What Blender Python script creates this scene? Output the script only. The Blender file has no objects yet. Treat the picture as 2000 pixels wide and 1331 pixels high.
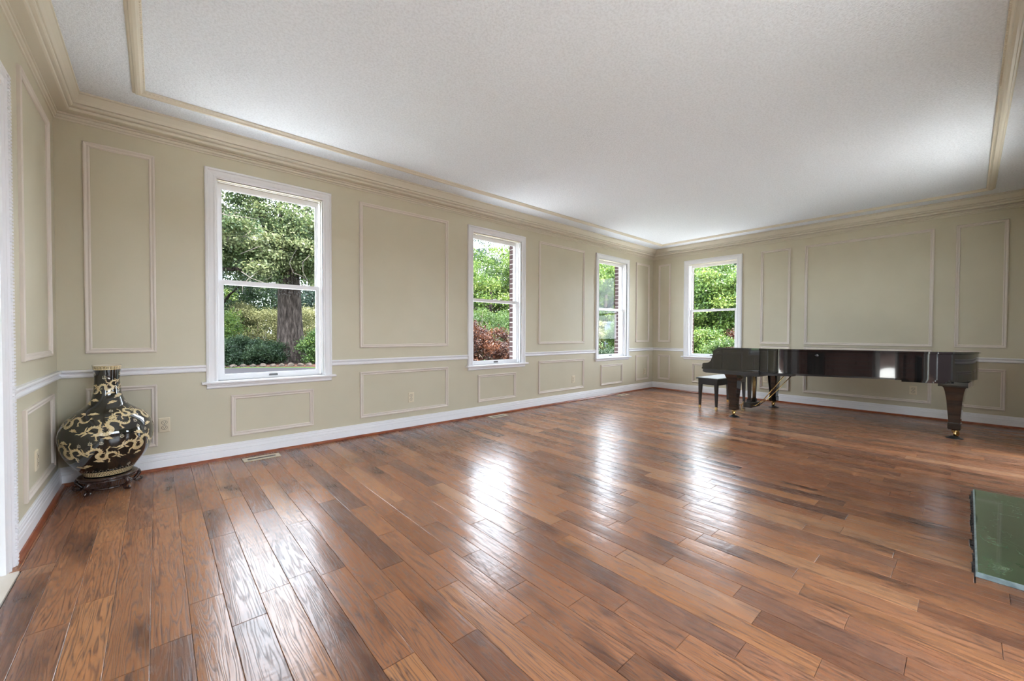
import bpy, bmesh, math, random
import numpy as np
from mathutils import Vector, Matrix

random.seed(7); rng = np.random.default_rng(7)
scene = bpy.context.scene
COL = scene.collection
R = math.radians

# ------------------------------------------------------------------ camera
CAM = Vector((0.51875, -4.17571, 1.07784)); YAW, PITCH, ROLL = .72363, -.01712, .00331
FPX = 786.337
fwd = Vector((math.sin(YAW)*math.cos(PITCH), math.cos(YAW)*math.cos(PITCH), math.sin(PITCH)))
rgt = Vector((math.cos(YAW), -math.sin(YAW), 0)); upv = rgt.cross(fwd)
r2 = rgt*math.cos(ROLL)+upv*math.sin(ROLL); u2 = upv*math.cos(ROLL)-rgt*math.sin(ROLL)
cd = bpy.data.cameras.new('camera'); cam = bpy.data.objects.new('camera', cd); COL.objects.link(cam)
cam.matrix_world = Matrix(((r2.x, u2.x, -fwd.x, CAM.x), (r2.y, u2.y, -fwd.y, CAM.y), (r2.z, u2.z, -fwd.z, CAM.z), (0, 0, 0, 1)))
cd.sensor_width = 36; cd.sensor_fit = 'HORIZONTAL'; cd.lens = FPX/2000*36; cd.clip_start = .02; cd.clip_end = 500
scene.camera = cam

# ------------------------------------------------------------------ sky, sun, exposure
SKY = 12.0
world = bpy.data.worlds.new('world'); scene.world = world; world.use_nodes = True
bgn = world.node_tree.nodes['Background']
bgn.inputs[0].default_value = (.86, .95, 1.07, 1); bgn.inputs[1].default_value = SKY
sd = bpy.data.lights.new('sun', 'SUN'); sd.energy = 28; sd.angle = R(1.2); sd.color = (1, .94, .82)
sun = bpy.data.objects.new('sun', sd); COL.objects.link(sun)
sun.rotation_euler = Vector((-.24, .30, -.92)).to_track_quat('-Z', 'Y').to_euler()
scene.view_settings.view_transform = 'Standard'; scene.view_settings.look = 'None'
scene.view_settings.gamma = 1; scene.view_settings.use_curve_mapping = False
scene.view_settings.exposure = 0.44
try:
    scene.cycles.use_denoising = True; scene.cycles.max_bounces = 8; scene.cycles.diffuse_bounces = 5
    scene.cycles.transparent_max_bounces = 10; scene.cycles.sample_clamp_indirect = 6
    scene.cycles.caustics_reflective = False; scene.cycles.caustics_refractive = False
except Exception: pass

# ------------------------------------------------------------------ room numbers
L = 7.96217; D = 4.75; HC = 2.722
# window wall y=0, far wall x=L, left wall x=0, front wall y=-D

# ------------------------------------------------------------------ helpers
class MB:
    def __init__(s): s.v = []; s.f = []; s.sm = []
    def add(s, vs, fs, smooth=False):
        o = len(s.v); s.v += [tuple(p) for p in vs]; s.f += [tuple(i+o for i in f) for f in fs]; s.sm += [smooth]*len(fs)
        return s
    def box(s, a, b, m=None):
        x0, y0, z0 = a; x1, y1, z1 = b
        vs = [(x0,y0,z0),(x1,y0,z0),(x1,y1,z0),(x0,y1,z0),(x0,y0,z1),(x1,y0,z1),(x1,y1,z1),(x0,y1,z1)]
        if m: vs = [m @ Vector(p) for p in vs]
        return s.add(vs, [(0,3,2,1),(4,5,6,7),(0,1,5,4),(1,2,6,5),(2,3,7,6),(3,0,4,7)])
    def lathe(s, prof, n=32, c=(0,0,0), smooth=True, m=None, cap=True):
        vs = []; fs = []
        for r, z in prof:
            for k in range(n):
                a = 2*math.pi*k/n; p = Vector((c[0]+r*math.cos(a), c[1]+r*math.sin(a), c[2]+z)); vs.append(m @ p if m else p)
        for i in range(len(prof)-1):
            for k in range(n):
                fs.append((i*n+k, i*n+(k+1)%n, (i+1)*n+(k+1)%n, (i+1)*n+k))
        if cap:
            fs.append(tuple(range(n-1, -1, -1))); fs.append(tuple((len(prof)-1)*n+k for k in range(n)))
        return s.add(vs, fs, smooth)
    def tube(s, pts, rad, n=8, smooth=True, cap=True):
        pts = [Vector(p) for p in pts]; rads = rad if isinstance(rad, (list, tuple)) else [rad]*len(pts)
        vs = []; fs = []; ref = None
        for i, p in enumerate(pts):
            t = (pts[min(i+1, len(pts)-1)]-pts[max(i-1, 0)]).normalized()
            if ref is None: ref = t.orthogonal().normalized()
            a = (ref-t*ref.dot(t)).normalized(); b = t.cross(a); ref = a
            for k in range(n):
                q = 2*math.pi*k/n; vs.append(p+(a*math.cos(q)+b*math.sin(q))*rads[i])
        for i in range(len(pts)-1):
            for k in range(n): fs.append((i*n+k, i*n+(k+1)%n, (i+1)*n+(k+1)%n, (i+1)*n+k))
        if cap: fs.append(tuple(range(n-1, -1, -1))); fs.append(tuple((len(pts)-1)*n+k for k in range(n)))
        return s.add(vs, fs, smooth)
    def prism(s, poly, lo, hi, ax='z', smooth=False):
        # poly 2D extruded along an axis; ax z:(x,y)  y:(x,z)  x:(y,z)
        def P(p, h): return (p[0], p[1], h) if ax == 'z' else ((p[0], h, p[1]) if ax == 'y' else (h, p[0], p[1]))
        n = len(poly); vs = [P(p, lo) for p in poly]+[P(p, hi) for p in poly]
        s.add(vs, [tuple(range(n-1, -1, -1)), tuple(range(n, 2*n))])
        vs2 = vs
        return s.add(vs2, [(k, (k+1) % n, n+(k+1) % n, n+k) for k in range(n)], smooth)
    def loft(s, rings, smooth=False, cap=True):
        n = len(rings[0]); vs = [p for r in rings for p in r]; fs = []
        for i in range(len(rings)-1):
            for k in range(n): fs.append((i*n+k, i*n+(k+1)%n, (i+1)*n+(k+1)%n, (i+1)*n+k))
        if cap: fs.append(tuple(range(n-1, -1, -1))); fs.append(tuple((len(rings)-1)*n+k for k in range(n)))
        return s.add(vs, fs, smooth)
    def sweep(s, prof, x0, x1, m0=1, m1=1):
        # profile (d,z): d into the room is -y in local wall space; ends shifted by m*d (inside mitre)
        n = len(prof); vs = [(x0+m0*d, -d, z) for d, z in prof]+[(x1-m1*d, -d, z) for d, z in prof]
        fs = [(k, n+k, n+(k+1)%n, (k+1)%n) for k in range(n)]
        fs += [tuple(range(n)), tuple(range(2*n-1, n-1, -1))]
        return s.add(vs, fs)
    def ringframe(s, prof, x0, x1, z0, z1):
        # rectangular moulding frame; prof (t,d): t inward from the outer edge, d into the room
        n = len(prof); vs = []; fs = []
        for (cx, cz, sx, sz) in ((x0,z0,1,1),(x1,z0,-1,1),(x1,z1,-1,-1),(x0,z1,1,-1)):
            for t, d in prof: vs.append((cx+sx*t, -d, cz+sz*t))
        for c in range(4):
            for k in range(n-1):
                a = c*n+k; b = ((c+1)%4)*n+k; fs.append((a, a+1, b+1, b))
        return s.add(vs, fs)
    def mesh(s, name):
        me = bpy.data.meshes.new(name); me.from_pydata(s.v, [], s.f)
        me.polygons.foreach_set('use_smooth', s.sm)
        me.validate(); bm = bmesh.new(); bm.from_mesh(me); bmesh.ops.recalc_face_normals(bm, faces=bm.faces); bm.to_mesh(me); bm.free()
        return me
    def build(s, name, mat, parent=None, loc=None, rz=0):
        o = bpy.data.objects.new(name, s.mesh(name)); COL.objects.link(o); o.data.materials.append(mat)
        if parent: o.parent = parent
        if loc is not None: o.location = loc
        if rz: o.rotation_euler.z = rz
        return o
def tag(o, label=None, cat=None, group=None, kind=None):
    if label: o['label'] = label
    if cat: o['category'] = cat
    if group: o['group'] = group
    if kind: o['kind'] = kind
    return o
def empty(name, loc=(0,0,0), rz=0):
    o = bpy.data.objects.new(name, None); COL.objects.link(o); o.location = loc; o.rotation_euler.z = rz; o.empty_display_size = .1
    return o
def copy_obj(o, parent=None):
    c = o.copy(); COL.objects.link(c); c.parent = parent
    return c
def copy_tree(o, parent=None):
    c = copy_obj(o, parent)
    for ch in list(o.children): copy_tree(ch, c)
    return c

# ------------------------------------------------------------------ materials
def nmat(name, col=(.5,.5,.5), rough=.5, metal=0, coat=0, coat_rough=.05, spec=.5):
    m = bpy.data.materials.new(name); m.use_nodes = True
    b = m.node_tree.nodes['Principled BSDF']
    b.inputs['Base Color'].default_value = (*col, 1); b.inputs['Roughness'].default_value = rough
    b.inputs['Metallic'].default_value = metal; b.inputs['Coat Weight'].default_value = coat
    b.inputs['Coat Roughness'].default_value = coat_rough; b.inputs['Specular IOR Level'].default_value = spec
    return m
class NT:
    def __init__(s, m): s.t = m.node_tree; s.b = s.t.nodes['Principled BSDF']
    def n(s, typ, **kw):
        x = s.t.nodes.new(typ)
        for k, v in kw.items(): setattr(x, k, v)
        return x
    def l(s, a, b): s.t.links.new(a, b)
    def pos(s): return s.n('ShaderNodeNewGeometry').outputs['Position']
    def mapv(s, src, scale=(1,1,1), loc=None):
        v = s.n('ShaderNodeVectorMath', operation='MULTIPLY'); s.l(src, v.inputs[0]); v.inputs[1].default_value = scale
        return v.outputs[0]
    def noise(s, src, scale=5, detail=2, rough=.5, dist=0):
        x = s.n('ShaderNodeTexNoise'); s.l(src, x.inputs['Vector']); x.inputs['Scale'].default_value = scale
        x.inputs['Detail'].default_value = detail; x.inputs['Roughness'].default_value = rough; x.inputs['Distortion'].default_value = dist
        return x.outputs['Fac']
    def math(s, op, a, b=None, c=None):
        x = s.n('ShaderNodeMath', operation=op)
        for i, q in enumerate((a, b, c)):
            if q is None: continue
            if isinstance(q, (int, float)): x.inputs[i].default_value = q
            else: s.l(q, x.inputs[i])
        return x.outputs[0]
    def ramp(s, fac, stops):
        x = s.n('ShaderNodeValToRGB'); s.l(fac, x.inputs[0]); e = x.color_ramp.elements
        while len(e) < len(stops): e.new(.5)
        for i, (p, c) in enumerate(stops): e[i].position = p; e[i].color = (*c, 1) if len(c) == 3 else c
        return x.outputs[0]
    def mix(s, fac, a, b, blend='MIX'):
        x = s.n('ShaderNodeMix', data_type='RGBA', blend_type=blend)
        for i, q in ((0, fac), (6, a), (7, b)):
            if isinstance(q, (int, float)): x.inputs[i].default_value = q
            elif isinstance(q, tuple): x.inputs[i].default_value = (*q, 1)
            else: s.l(q, x.inputs[i])
        return x.outputs[2]
    def bump(s, h, strength=.2, dist=.01, chain=None):
        x = s.n('ShaderNodeBump'); s.l(h, x.inputs['Height']); x.inputs['Strength'].default_value = strength; x.inputs['Distance'].default_value = dist
        if chain is not None: s.l(chain, x.inputs['Normal'])
        return x.outputs[0]
    def out(s, **kw):
        for k, v in kw.items(): s.l(v, s.b.inputs[k.replace('_', ' ')])
def mottled(name, ca, cb, scale, rough=.6, bump=0, bscale=None, bdist=.005, detail=3, **kw):
    m = nmat(name, ca, rough, **kw); t = NT(m); p = t.pos()
    f = t.noise(p, scale, detail); t.out(Base_Color=t.ramp(f, [(.35, ca), (.65, cb)]))
    if bump: t.out(Normal=t.bump(t.noise(p, bscale or scale, 3), bump, bdist))
    return m
M = {}
M['wall'] = mottled('wall_paint', (.58,.535,.405), (.60,.555,.425), 3, .42, .06, 260, .001)
M['mould'] = nmat('moulding_paint', (.70,.63,.56), .35)
M['crown'] = nmat('crown_paint', (.68,.63,.52), .4)
M['white'] = nmat('white_trim_paint', (.83,.83,.85), .3)
M['vinyl'] = nmat('white_vinyl', (.86,.86,.87), .28)
M['bg'] = nmat('dark_gap', (.015,.012,.01), .8)
m = nmat('stippled_ceiling', (.80,.80,.81), .85); t = NT(m); p = t.pos()
h = t.math('ADD', t.noise(p, 75, 3, .6), t.math('MULTIPLY', t.noise(p, 190, 2), .5))
t.out(Normal=t.bump(h, .5, .012), Base_Color=t.ramp(t.noise(p, 75, 3, .6), [(.34, (.755,.805,.87)), (.58, (.85,.905,.975))])); M['ceil'] = m
M['lacquer'] = nmat('black_lacquer', (.006,.006,.006), .06, coat=1, coat_rough=.02, spec=.6)
m = nmat('satin_black_wood', (.012,.011,.011), .3, coat=.5, coat_rough=.15); M['satin'] = m
M['brass'] = nmat('brass', (.72,.50,.20), .22, metal=1)
M['steel'] = nmat('dull_steel', (.45,.45,.44), .3, metal=1)
M['grip'] = nmat('grey_metal_grip', (.10,.10,.10), .4, metal=.6)
M['rubber'] = nmat('black_cup', (.012,.012,.013), .35)
M['glaze'] = nmat('black_glaze', (.009,.010,.008), .05, coat=1, coat_rough=.02)
M['gold'] = mottled('gold_enamel', (.58,.44,.22), (.72,.60,.36), 60, .3, coat=.6, coat_rough=.08)
M['gold2'] = nmat('pale_gold_enamel', (.78,.70,.52), .3, coat=.6)
M['cream'] = nmat('cream_glaze', (.72,.66,.54), .25)
m = nmat('rosewood', (.03,.012,.008), .25, coat=.6, coat_rough=.12); t = NT(m); p = t.pos()
t.out(Base_Color=t.ramp(t.noise(t.mapv(p, (30,30,4)), 3, 3), [(.3, (.014,.006,.005)), (.7, (.05,.018,.012))])); M['rosewood'] = m
M['plastic'] = nmat('ivory_plastic', (.72,.64,.48), .35)
M['slot'] = nmat('dark_slot', (.02,.018,.015), .6)
M['ventp'] = nmat('cream_metal', (.66,.58,.43), .35)
M['shoe'] = mottled('red_stained_wood', (.20,.045,.018), (.30,.085,.03), 14, .3, coat=.4, coat_rough=.15)
M['tile'] = mottled('beige_stone_tile', (.62,.55,.46), (.72,.66,.58), 4, .3)
M['glassdark'] = nmat('black_interior', (.01,.01,.01), .9)

# glass: thin clear panes
m = bpy.data.materials.new('window_glass'); m.use_nodes = True; nt = m.node_tree; nt.nodes.remove(nt.nodes['Principled BSDF'])
tr = nt.nodes.new('ShaderNodeBsdfTransparent'); tr.inputs[0].default_value = (.97,.98,.98,1)
gl = nt.nodes.new('ShaderNodeBsdfGlossy'); gl.inputs['Roughness'].default_value = 0; gl.inputs[0].default_value = (1,1,1,1)
lw = nt.nodes.new('ShaderNodeLayerWeight'); lw.inputs[0].default_value = .5
pw = nt.nodes.new('ShaderNodeMath'); pw.operation = 'POWER'; pw.inputs[1].default_value = 4; nt.links.new(lw.outputs['Facing'], pw.inputs[0])
ma = nt.nodes.new('ShaderNodeMath'); ma.operation = 'MULTIPLY_ADD'; ma.inputs[1].default_value = .3; ma.inputs[2].default_value = .0006; nt.links.new(pw.outputs[0], ma.inputs[0])
mx = nt.nodes.new('ShaderNodeMixShader'); nt.links.new(ma.outputs[0], mx.inputs[0]); nt.links.new(tr.outputs[0], mx.inputs[1]); nt.links.new(gl.outputs[0], mx.inputs[2])
nt.links.new(mx.outputs[0], nt.nodes['Material Output'].inputs[0]); M['glass'] = m

# plank wood
m = nmat('hand_scraped_oak', (.2,.1,.05), .3, coat=.1, coat_rough=.12, spec=.36); t = NT(m)
p = t.pos(); at = t.n('ShaderNodeAttribute', attribute_name='seed'); at2 = t.n('ShaderNodeAttribute', attribute_name='tone')
pv = t.n('ShaderNodeVectorMath', operation='ADD'); t.l(p, pv.inputs[0]); t.l(at.outputs['Vector'], pv.inputs[1]); P = pv.outputs[0]
n1 = t.noise(t.mapv(P, (10.5, .62, 1)), 1, 4, .5, .12)
ph = t.math('MULTIPLY', n1, 52.0)
tri = t.math('PINGPONG', ph, 1.0)                         # contour lines of the noise: cathedral grain
grain = t.math('MINIMUM', t.math('POWER', t.math('MULTIPLY', tri, 1.6), .8), 1.0)
fib = t.noise(t.mapv(P, (150, 5, 1)), 1, 3, .6)
blot = t.noise(t.mapv(P, (5, 1.6, 1)), 1, 4, .6)
tone = at2.outputs['Fac']
base = t.ramp(tone, [(0, (.13,.047,.024)), (.3, (.24,.092,.043)), (.6, (.335,.138,.066)), (.85, (.41,.185,.088)), (1, (.45,.23,.12))])
hue = t.math('FRACT', t.math('MULTIPLY', tone, 23.7))
base = t.mix(t.ramp(hue, [(.0, (.55,.55,.55)), (.35, (0,0,0))]), base, (.20,.105,.075))
base = t.mix(t.ramp(hue, [(.7, (0,0,0)), (1, (.55,.55,.55))]), base, (.46,.20,.075))
c1 = t.mix(t.math('MULTIPLY', t.math('SUBTRACT', 1.0, grain), .85), base, (.060,.022,.012))
c2 = t.mix(t.ramp(fib, [(.35, (0,0,0)), (.75, (.3,.3,.3))]), c1, (.40,.22,.13))
c3 = t.mix(t.ramp(blot, [(.28, (.9,.9,.9)), (.46, (0,0,0))]), c2, (.055,.026,.02))
c4 = t.mix(t.ramp(blot, [(.60, (0,0,0)), (.78, (.5,.5,.5))]), c3, (.48,.18,.065))
t.out(Base_Color=c4)
scr = t.noise(t.mapv(P, (9, 34, 1)), 1, 2, .5)             # scraper chatter across the plank
wav = t.noise(t.mapv(P, (26, 3.2, 1)), 1, 2, .5)
b1 = t.bump(scr, .2, .003); b2 = t.bump(wav, .2, .005, b1); b3 = t.bump(t.math('MULTIPLY', grain, 1.0), .22, .0004, b2); b4 = t.bump(fib, .15, .001, b3)
t.out(Normal=b4); t.l(b3, t.b.inputs['Coat Normal'])
t.out(Roughness=t.ramp(grain, [(0, (.40,.40,.40)), (1, (.22,.22,.22))])); M['plank'] = m

# green marble
m = nmat('green_marble', (.03,.08,.04), .06, coat=.6, coat_rough=.03); t = NT(m); p = t.pos()
d = t.n('ShaderNodeVectorMath', operation='ADD'); t.l(p, d.inputs[0]); nz = t.n('ShaderNodeTexNoise'); t.l(p, nz.inputs['Vector']); nz.inputs['Scale'].default_value = 3; nz.inputs['Detail'].default_value = 5
t.l(t.mapv(nz.outputs['Color'], (.5,.5,.5)), d.inputs[1])
vein = t.noise(t.mapv(d.outputs[0], (1.2, 4, 1)), 1.6, 4, .55)
base = t.ramp(t.noise(d.outputs[0], 5, 5), [(.3, (.045,.095,.045)), (.7, (.10,.18,.095))])
v = t.ramp(t.math('ABSOLUTE', t.math('SUBTRACT', vein, .5)), [(0, (.45,.45,.45)), (.006, (0,0,0))])
t.out(Base_Color=t.mix(v, base, (.34,.48,.38))); M['marble'] = m
M['marble_edge'] = mottled('sawn_marble_edge', (.20,.27,.28), (.34,.42,.44), 30, .35)
M['gap'] = mottled('broken_grout', (.018,.016,.018), (.09,.08,.08), 60, .9)

# exterior
def leafmat(name, a, b, c):
    m = bpy.data.materials.new(name); m.use_nodes = True; nt = m.node_tree; t = NT.__new__(NT); t.t = nt; t.b = nt.nodes['Principled BSDF']
    at = t.n('ShaderNodeAttribute', attribute_name='tone'); k_ = .40; sc_ = lambda q: tuple(k_*x for x in q)
    col = t.ramp(at.outputs['Fac'], [(0, sc_(a)), (.55, sc_(b)), (1, sc_(c))])
    t.b.inputs['Roughness'].default_value = .5; t.b.inputs['Specular IOR Level'].default_value = .25; t.l(col, t.b.inputs['Base Color'])
    tl = t.n('ShaderNodeBsdfTranslucent'); t.l(col, tl.inputs[0]); mx = t.n('ShaderNodeMixShader'); mx.inputs[0].default_value = .35
    t.l(t.b.outputs[0], mx.inputs[1]); t.l(tl.outputs[0], mx.inputs[2]); t.l(mx.outputs[0], nt.nodes['Material Output'].inputs[0])
    return m
M['leaf_oak'] = leafmat('oak_leaves', (.05,.085,.03), (.14,.20,.075), (.34,.37,.17))
M['leaf_mid'] = leafmat('green_leaves', (.05,.10,.025), (.10,.18,.04), (.19,.28,.06))
M['leaf_lime'] = leafmat('lime_leaves', (.06,.12,.025), (.15,.26,.05), (.36,.46,.10))
M['leaf_dark'] = leafmat('dark_leaves', (.02,.045,.02), (.04,.08,.035), (.08,.13,.05))
M['leaf_olive'] = leafmat('olive_leaves', (.16,.17,.065), (.30,.31,.13), (.46,.44,.22))
M['leaf_red'] = leafmat('red_leaves', (.035,.014,.014), (.12,.040,.022), (.26,.09,.035))
M['leaf_blue'] = leafmat('blue_green_leaves', (.03,.06,.05), (.07,.12,.09), (.14,.20,.14))
m = nmat('bark', (.1,.08,.06), .9, spec=.05); t = NT(m); p = t.pos(); f = t.noise(t.mapv(p, (9,9,1.6)), 1.6, 5, .65)
t.out(Base_Color=t.ramp(f, [(.32, (.006,.0045,.004)), (.5, (.026,.020,.017)), (.68, (.062,.050,.042))]), Normal=t.bump(f, .9, .06)); M['bark'] = m
M['twig'] = nmat('dead_twig', (.07,.056,.046), .8)
M['lawn'] = mottled('lawn_grass', (.018,.04,.008), (.03,.06,.012), 1.2, .9, .5, 40, .05, spec=.05)
M['asphalt'] = mottled('asphalt', (.011,.011,.013), (.017,.016,.019), 30, .9, spec=.05)
M['mulch'] = mottled('mulch', (.018,.010,.008), (.05,.028,.022), 22, .95, .8, 30, .03, spec=.05)
M['stone'] = mottled('fieldstone', (.018,.015,.013), (.042,.034,.030), 8, .85, .5, 18, .02, spec=.05)
M['brick'] = mottled('dark_brick', (.035,.022,.022), (.07,.045,.042), 25, .9, .4, 120, .003, spec=.05)
M['pbrick'] = mottled('pink_brick', (.30,.13,.10), (.42,.22,.17), 12, .8, .4, 120, .003)
M['mortar'] = nmat('mortar', (.30,.28,.26), .95)
M['pole'] = mottled('weathered_pole', (.07,.06,.05), (.11,.095,.085), 6, .9)
M['fence'] = mottled('pale_cedar', (.09,.065,.055), (.12,.09,.075), 5, .8)
M['pale'] = mottled('pale_grey_standin', (.05,.058,.07), (.07,.08,.095), 3, .8)
M['bounce_paving'] = mottled('bounce_flagstone', (.60,.58,.56), (.68,.66,.64), 2, .8, spec=.05)  # kept pale so the added ground bounces light indoors
M['roof_sunblock'] = nmat('roofing', (.12,.11,.11), .9)

def pos_at(bearing, dist, z=0):
    b = R(bearing); return Vector((CAM.x+dist*math.sin(b), CAM.y+dist*math.cos(b), z))

# ================================================================== STRUCTURE
WT = .15
def wall(name, x0, x1, z0, z1, holes, loc, rz, thick=WT, mat='wall'):
    """local wall: x along, inside face y=0, thickness to +y; holes (x0,x1,z0,z1)"""
    mb = MB(); xs = sorted({x0, x1, *[h[0] for h in holes], *[h[1] for h in holes]})
    for a, b in zip(xs[:-1], xs[1:]):
        hz = sorted([(h[2], h[3]) for h in holes if h[0] <= a+1e-6 and h[1] >= b-1e-6]); z = z0
        for q0, q1 in hz:
            if q0 > z+1e-6: mb.box((a, 0, z), (b, thick, q0))
            z = q1
        if z < z1-1e-6: mb.box((a, 0, z), (b, thick, z1))
    o = mb.build(name, M[mat], None, loc, rz); o['kind'] = 'structure'
    return o
WIN = [(.8248, 1.819), (3.4566, 4.4471), (6.085, 7.0896)]; WINF = (.6369, 1.636)
CW = .083; ZST, ZWT = .6673, 2.4451
hole = lambda a, b: (a+CW-.012, b-CW+.012, ZST+.002, ZWT-CW-.003)
wb = wall('wall_back', -WT, L+WT, -.1, HC+.1, [hole(*w) for w in WIN], (0, 0, 0), 0)
wr = wall('wall_right', 0, D, -.1, HC+.1, [hole(*WINF)], (L, 0, 0), -math.pi/2)
DOOR = (-3.45, -1.388, 2.13)                      # doorway in the left wall (y0,y1,top)
wl = wall('wall_left', -D, 0, -.1, HC+.1, [(DOOR[0]-.02, DOOR[1]+.02, -.1, DOOR[2]+.02)], (0, 0, 0), math.pi/2)
FD = [(.8, 2.9), (5.08, 6.42)]                                 # unseen glazed doors: first widened, second added, both to light the room
# front wall local x runs from x=L to x=0 (rot 180)
fh = [(L-b, L-a, -.1, 2.3) for a, b in FD]+[(L-4.45, L-3.55, -.1, .78)]
wf = wall('wall_front', -WT, L+WT, -.1, HC+.1, fh, (L, -D, 0), math.pi)
for o, lb in ((wb, 'long cream wall with three windows'), (wr, 'cream end wall behind the piano'), (wl, 'cream wall with white cased doorway'), (wf, 'cream wall with fireplace')): o['label'] = lb
o = MB().box((-WT, -D-WT, HC), (L+WT, WT, HC+.06)).build('ceiling', M['ceil']); tag(o, 'white stippled ceiling', kind='structure')
o = MB().box((-3.2, -D-2.3, HC+.1), (L+.75, .6, HC+.3)).build('roof_sunblock', M['roof_sunblock']); tag(o, 'unseen overhanging slab above the room, shaped to block the sun', kind='structure')  # unseen slab, overhang shaped to keep sun out of the openings

# ---- mouldings
PROF = [(0,0),(0,.012),(.005,.017),(.011,.017),(.015,.013),(.021,.009),(.027,.012),(.031,.012),(.036,.006),(.036,0)]
def panel(wallobj, x0, x1, z0, z1):
    MB().ringframe(PROF, x0, x1, z0, z1).build('panel_moulding', M['mould'], wallobj)
ZU = (.9244, 2.4339); ZL = (.19, .673); ZW = (.187, .54)
for a, b in ((.137,.5207),(2.0993,3.1686),(4.725,5.7853),(7.3355,7.8083)): panel(wb, a, b, *ZU); panel(wb, a, b, *ZL)
for a, b in ((.993,1.651),(3.62,4.276),(6.242,6.895)): panel(wb, a, b, *ZW)
for a, b in ((.1217,.3701),(1.9138,2.3275),(2.5123,3.8785),(4.0638,4.4779)): panel(wr, a, b, *ZU); panel(wr, a, b, *ZL)
panel(wr, .805, 1.468, *ZW)
panel(wl, -.976, -.236, *ZU); panel(wl, -.972, -.210, *ZL); panel(wl, -4.6, -3.7, *ZU); panel(wl, -4.6, -3.7, *ZL)
for a, b in ((.15,.6),(.76,1.38),(L-.6,L-.12)): panel(wf, a, b, *ZU); panel(wf, a, b, *ZL)

WALLS = dict(back=((0,0,0), 0, 0, L), right=((L,0,0), -math.pi/2, 0, D), left=((0,0,0), math.pi/2, -D, 0), front=((L,-D,0), math.pi, 0, L))
CROWN = [(0,2.549),(.007,2.550),(.010,2.557),(.004,2.559),(.006,2.562),(.016,2.566),(.019,2.574),(.019,2.579),(.012,2.581),(.014,2.584),(.024,2.586),(.024,2.598),(.016,2.600),(.074,2.600),(.082,2.603),(.084,2.612),(.084,2.619),(.076,2.621),(.078,2.624),(.090,2.626),(.098,2.628),(.104,2.634),(.104,2.644),(.095,2.646),(.098,2.649),(.110,2.651),(.113,2.658),(.120,2.672),(.130,2.688),(.138,2.700),(.131,2.703),(.133,2.706),(.138,2.710),(.143,2.712),(.143,2.722),(0,2.722)]
tn = 0
def trim(prof, mat, side, x0=None, x1=None, m0=1, m1=1, label=None, name=None):
    global tn
    loc, rz, a, b = WALLS[side]
    if name is None: tn += 1; name = 'trim_%d' % tn
    o = MB().sweep(prof, a if x0 is None else x0, b if x1 is None else x1, m0, m1).build(name, M[mat], None, loc, rz)
    return tag(o, label, kind='structure')
for s in WALLS: trim(CROWN, 'crown', s, label='beige stepped crown moulding under the ceiling')
RAIL = [(0,.809),(.022,.809),(.026,.804),(.026,.796),(.020,.790),(.012,.786),(.012,.777),(.019,.773),(.021,.766),(.019,.757),(.008,.752),(0,.752)]
for a, b, m0, m1 in ((0, WIN[0][0], 1, 0), (WIN[0][1], WIN[1][0], 0, 0), (WIN[1][1], WIN[2][0], 0, 0), (WIN[2][1], L, 0, 1)):
    trim(RAIL, 'white', 'back', a, b, m0, m1, 'white chair rail on the window wall')
trim(RAIL, 'white', 'right', 0, WINF[0], 1, 0, 'white chair rail in the far corner'); trim(RAIL, 'white', 'right', WINF[1], D, 0, 1, 'white chair rail behind the piano')
trim(RAIL, 'white', 'left', -1.262, 0, 0, 1, 'white chair rail beside the doorway'); trim(RAIL, 'white', 'left', -D, -3.56, 1, 0, 'white chair rail')
trim(RAIL, 'white', 'front', 0, L-6.5, 1, 0); trim(RAIL, 'white', 'front', L-.75, L, 0, 1)
BASE = [(0,.131),(.006,.131),(.010,.127),(.010,.119),(.013,.114),(.013,.100),(.016,.096),(.017,.080),(.014,.076),(.017,.072),(.019,.020),(.019,.0),(0,0)]
SHOE = [(.019,.022),(.026,.021),(.034,.015),(.038,.008),(.038,0),(.019,0)]
for s, segs in dict(back=[(0,L,1,1)], right=[(0,D,1,1)], left=[(-1.262,0,0,1)], front=[(L-.75,L,0,1)]).items():
    for a, b, m0, m1 in segs:
        trim(BASE, 'white', s, a, b, m0, m1, 'white stepped baseboard', 'baseboard_'+s)
        trim(SHOE, 'shoe', s, a-(.012 if s == 'left' else 0), b, m0, m1, 'reddish stained shoe moulding')
# ceiling frame
fr_prof = [(0,0),(0,.006),(.006,.012),(.014,.014),(.018,.022),(.030,.026),(.044,.026),(.050,.018),(.058,.012),(.066,.010),(.068,.004),(.068,0)]
mb = MB(); mb.ringframe(fr_prof, .41, 7.55, -4.355, -.38)
mb.v = [(x, z, HC+y) for x, y, z in mb.v]
frm = mb.build('trim_frame', M['crown']); frm.name = 'trim_%d' % (tn+1); tag(frm, 'beige moulding frame applied to the ceiling', kind='structure')
mb = MB()
def beads(p0, p1):
    p0 = Vector(p0); p1 = Vector(p1); n = int((p1-p0).length/.022); dr = (p1-p0).normalized(); nr = Vector((-dr.y, dr.x, 0))
    for k in range(n):
        c = p0+dr*(k+.5)*.022; z = HC-.010
        a = c-dr*.006; b = c+dr*.006
        mb.add([(a.x-nr.x*.006, a.y-nr.y*.006, z), (b.x-nr.x*.006, b.y-nr.y*.006, z), (b.x+nr.x*.006, b.y+nr.y*.006, z), (a.x+nr.x*.006, a.y+nr.y*.006, z), (c.x, c.y, z-.007)], [(0,1,4),(1,2,4),(2,3,4),(3,0,4)])
i0 = .062; beads((.41+i0,-.38-i0,0), (7.55-i0,-.38-i0,0)); beads((.41+i0,-4.355+i0,0), (7.55-i0,-4.355+i0,0)); beads((.41+i0,-.38-i0,0), (.41+i0,-4.355+i0,0)); beads((7.55-i0,-.38-i0,0), (7.55-i0,-4.355+i0,0))
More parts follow.
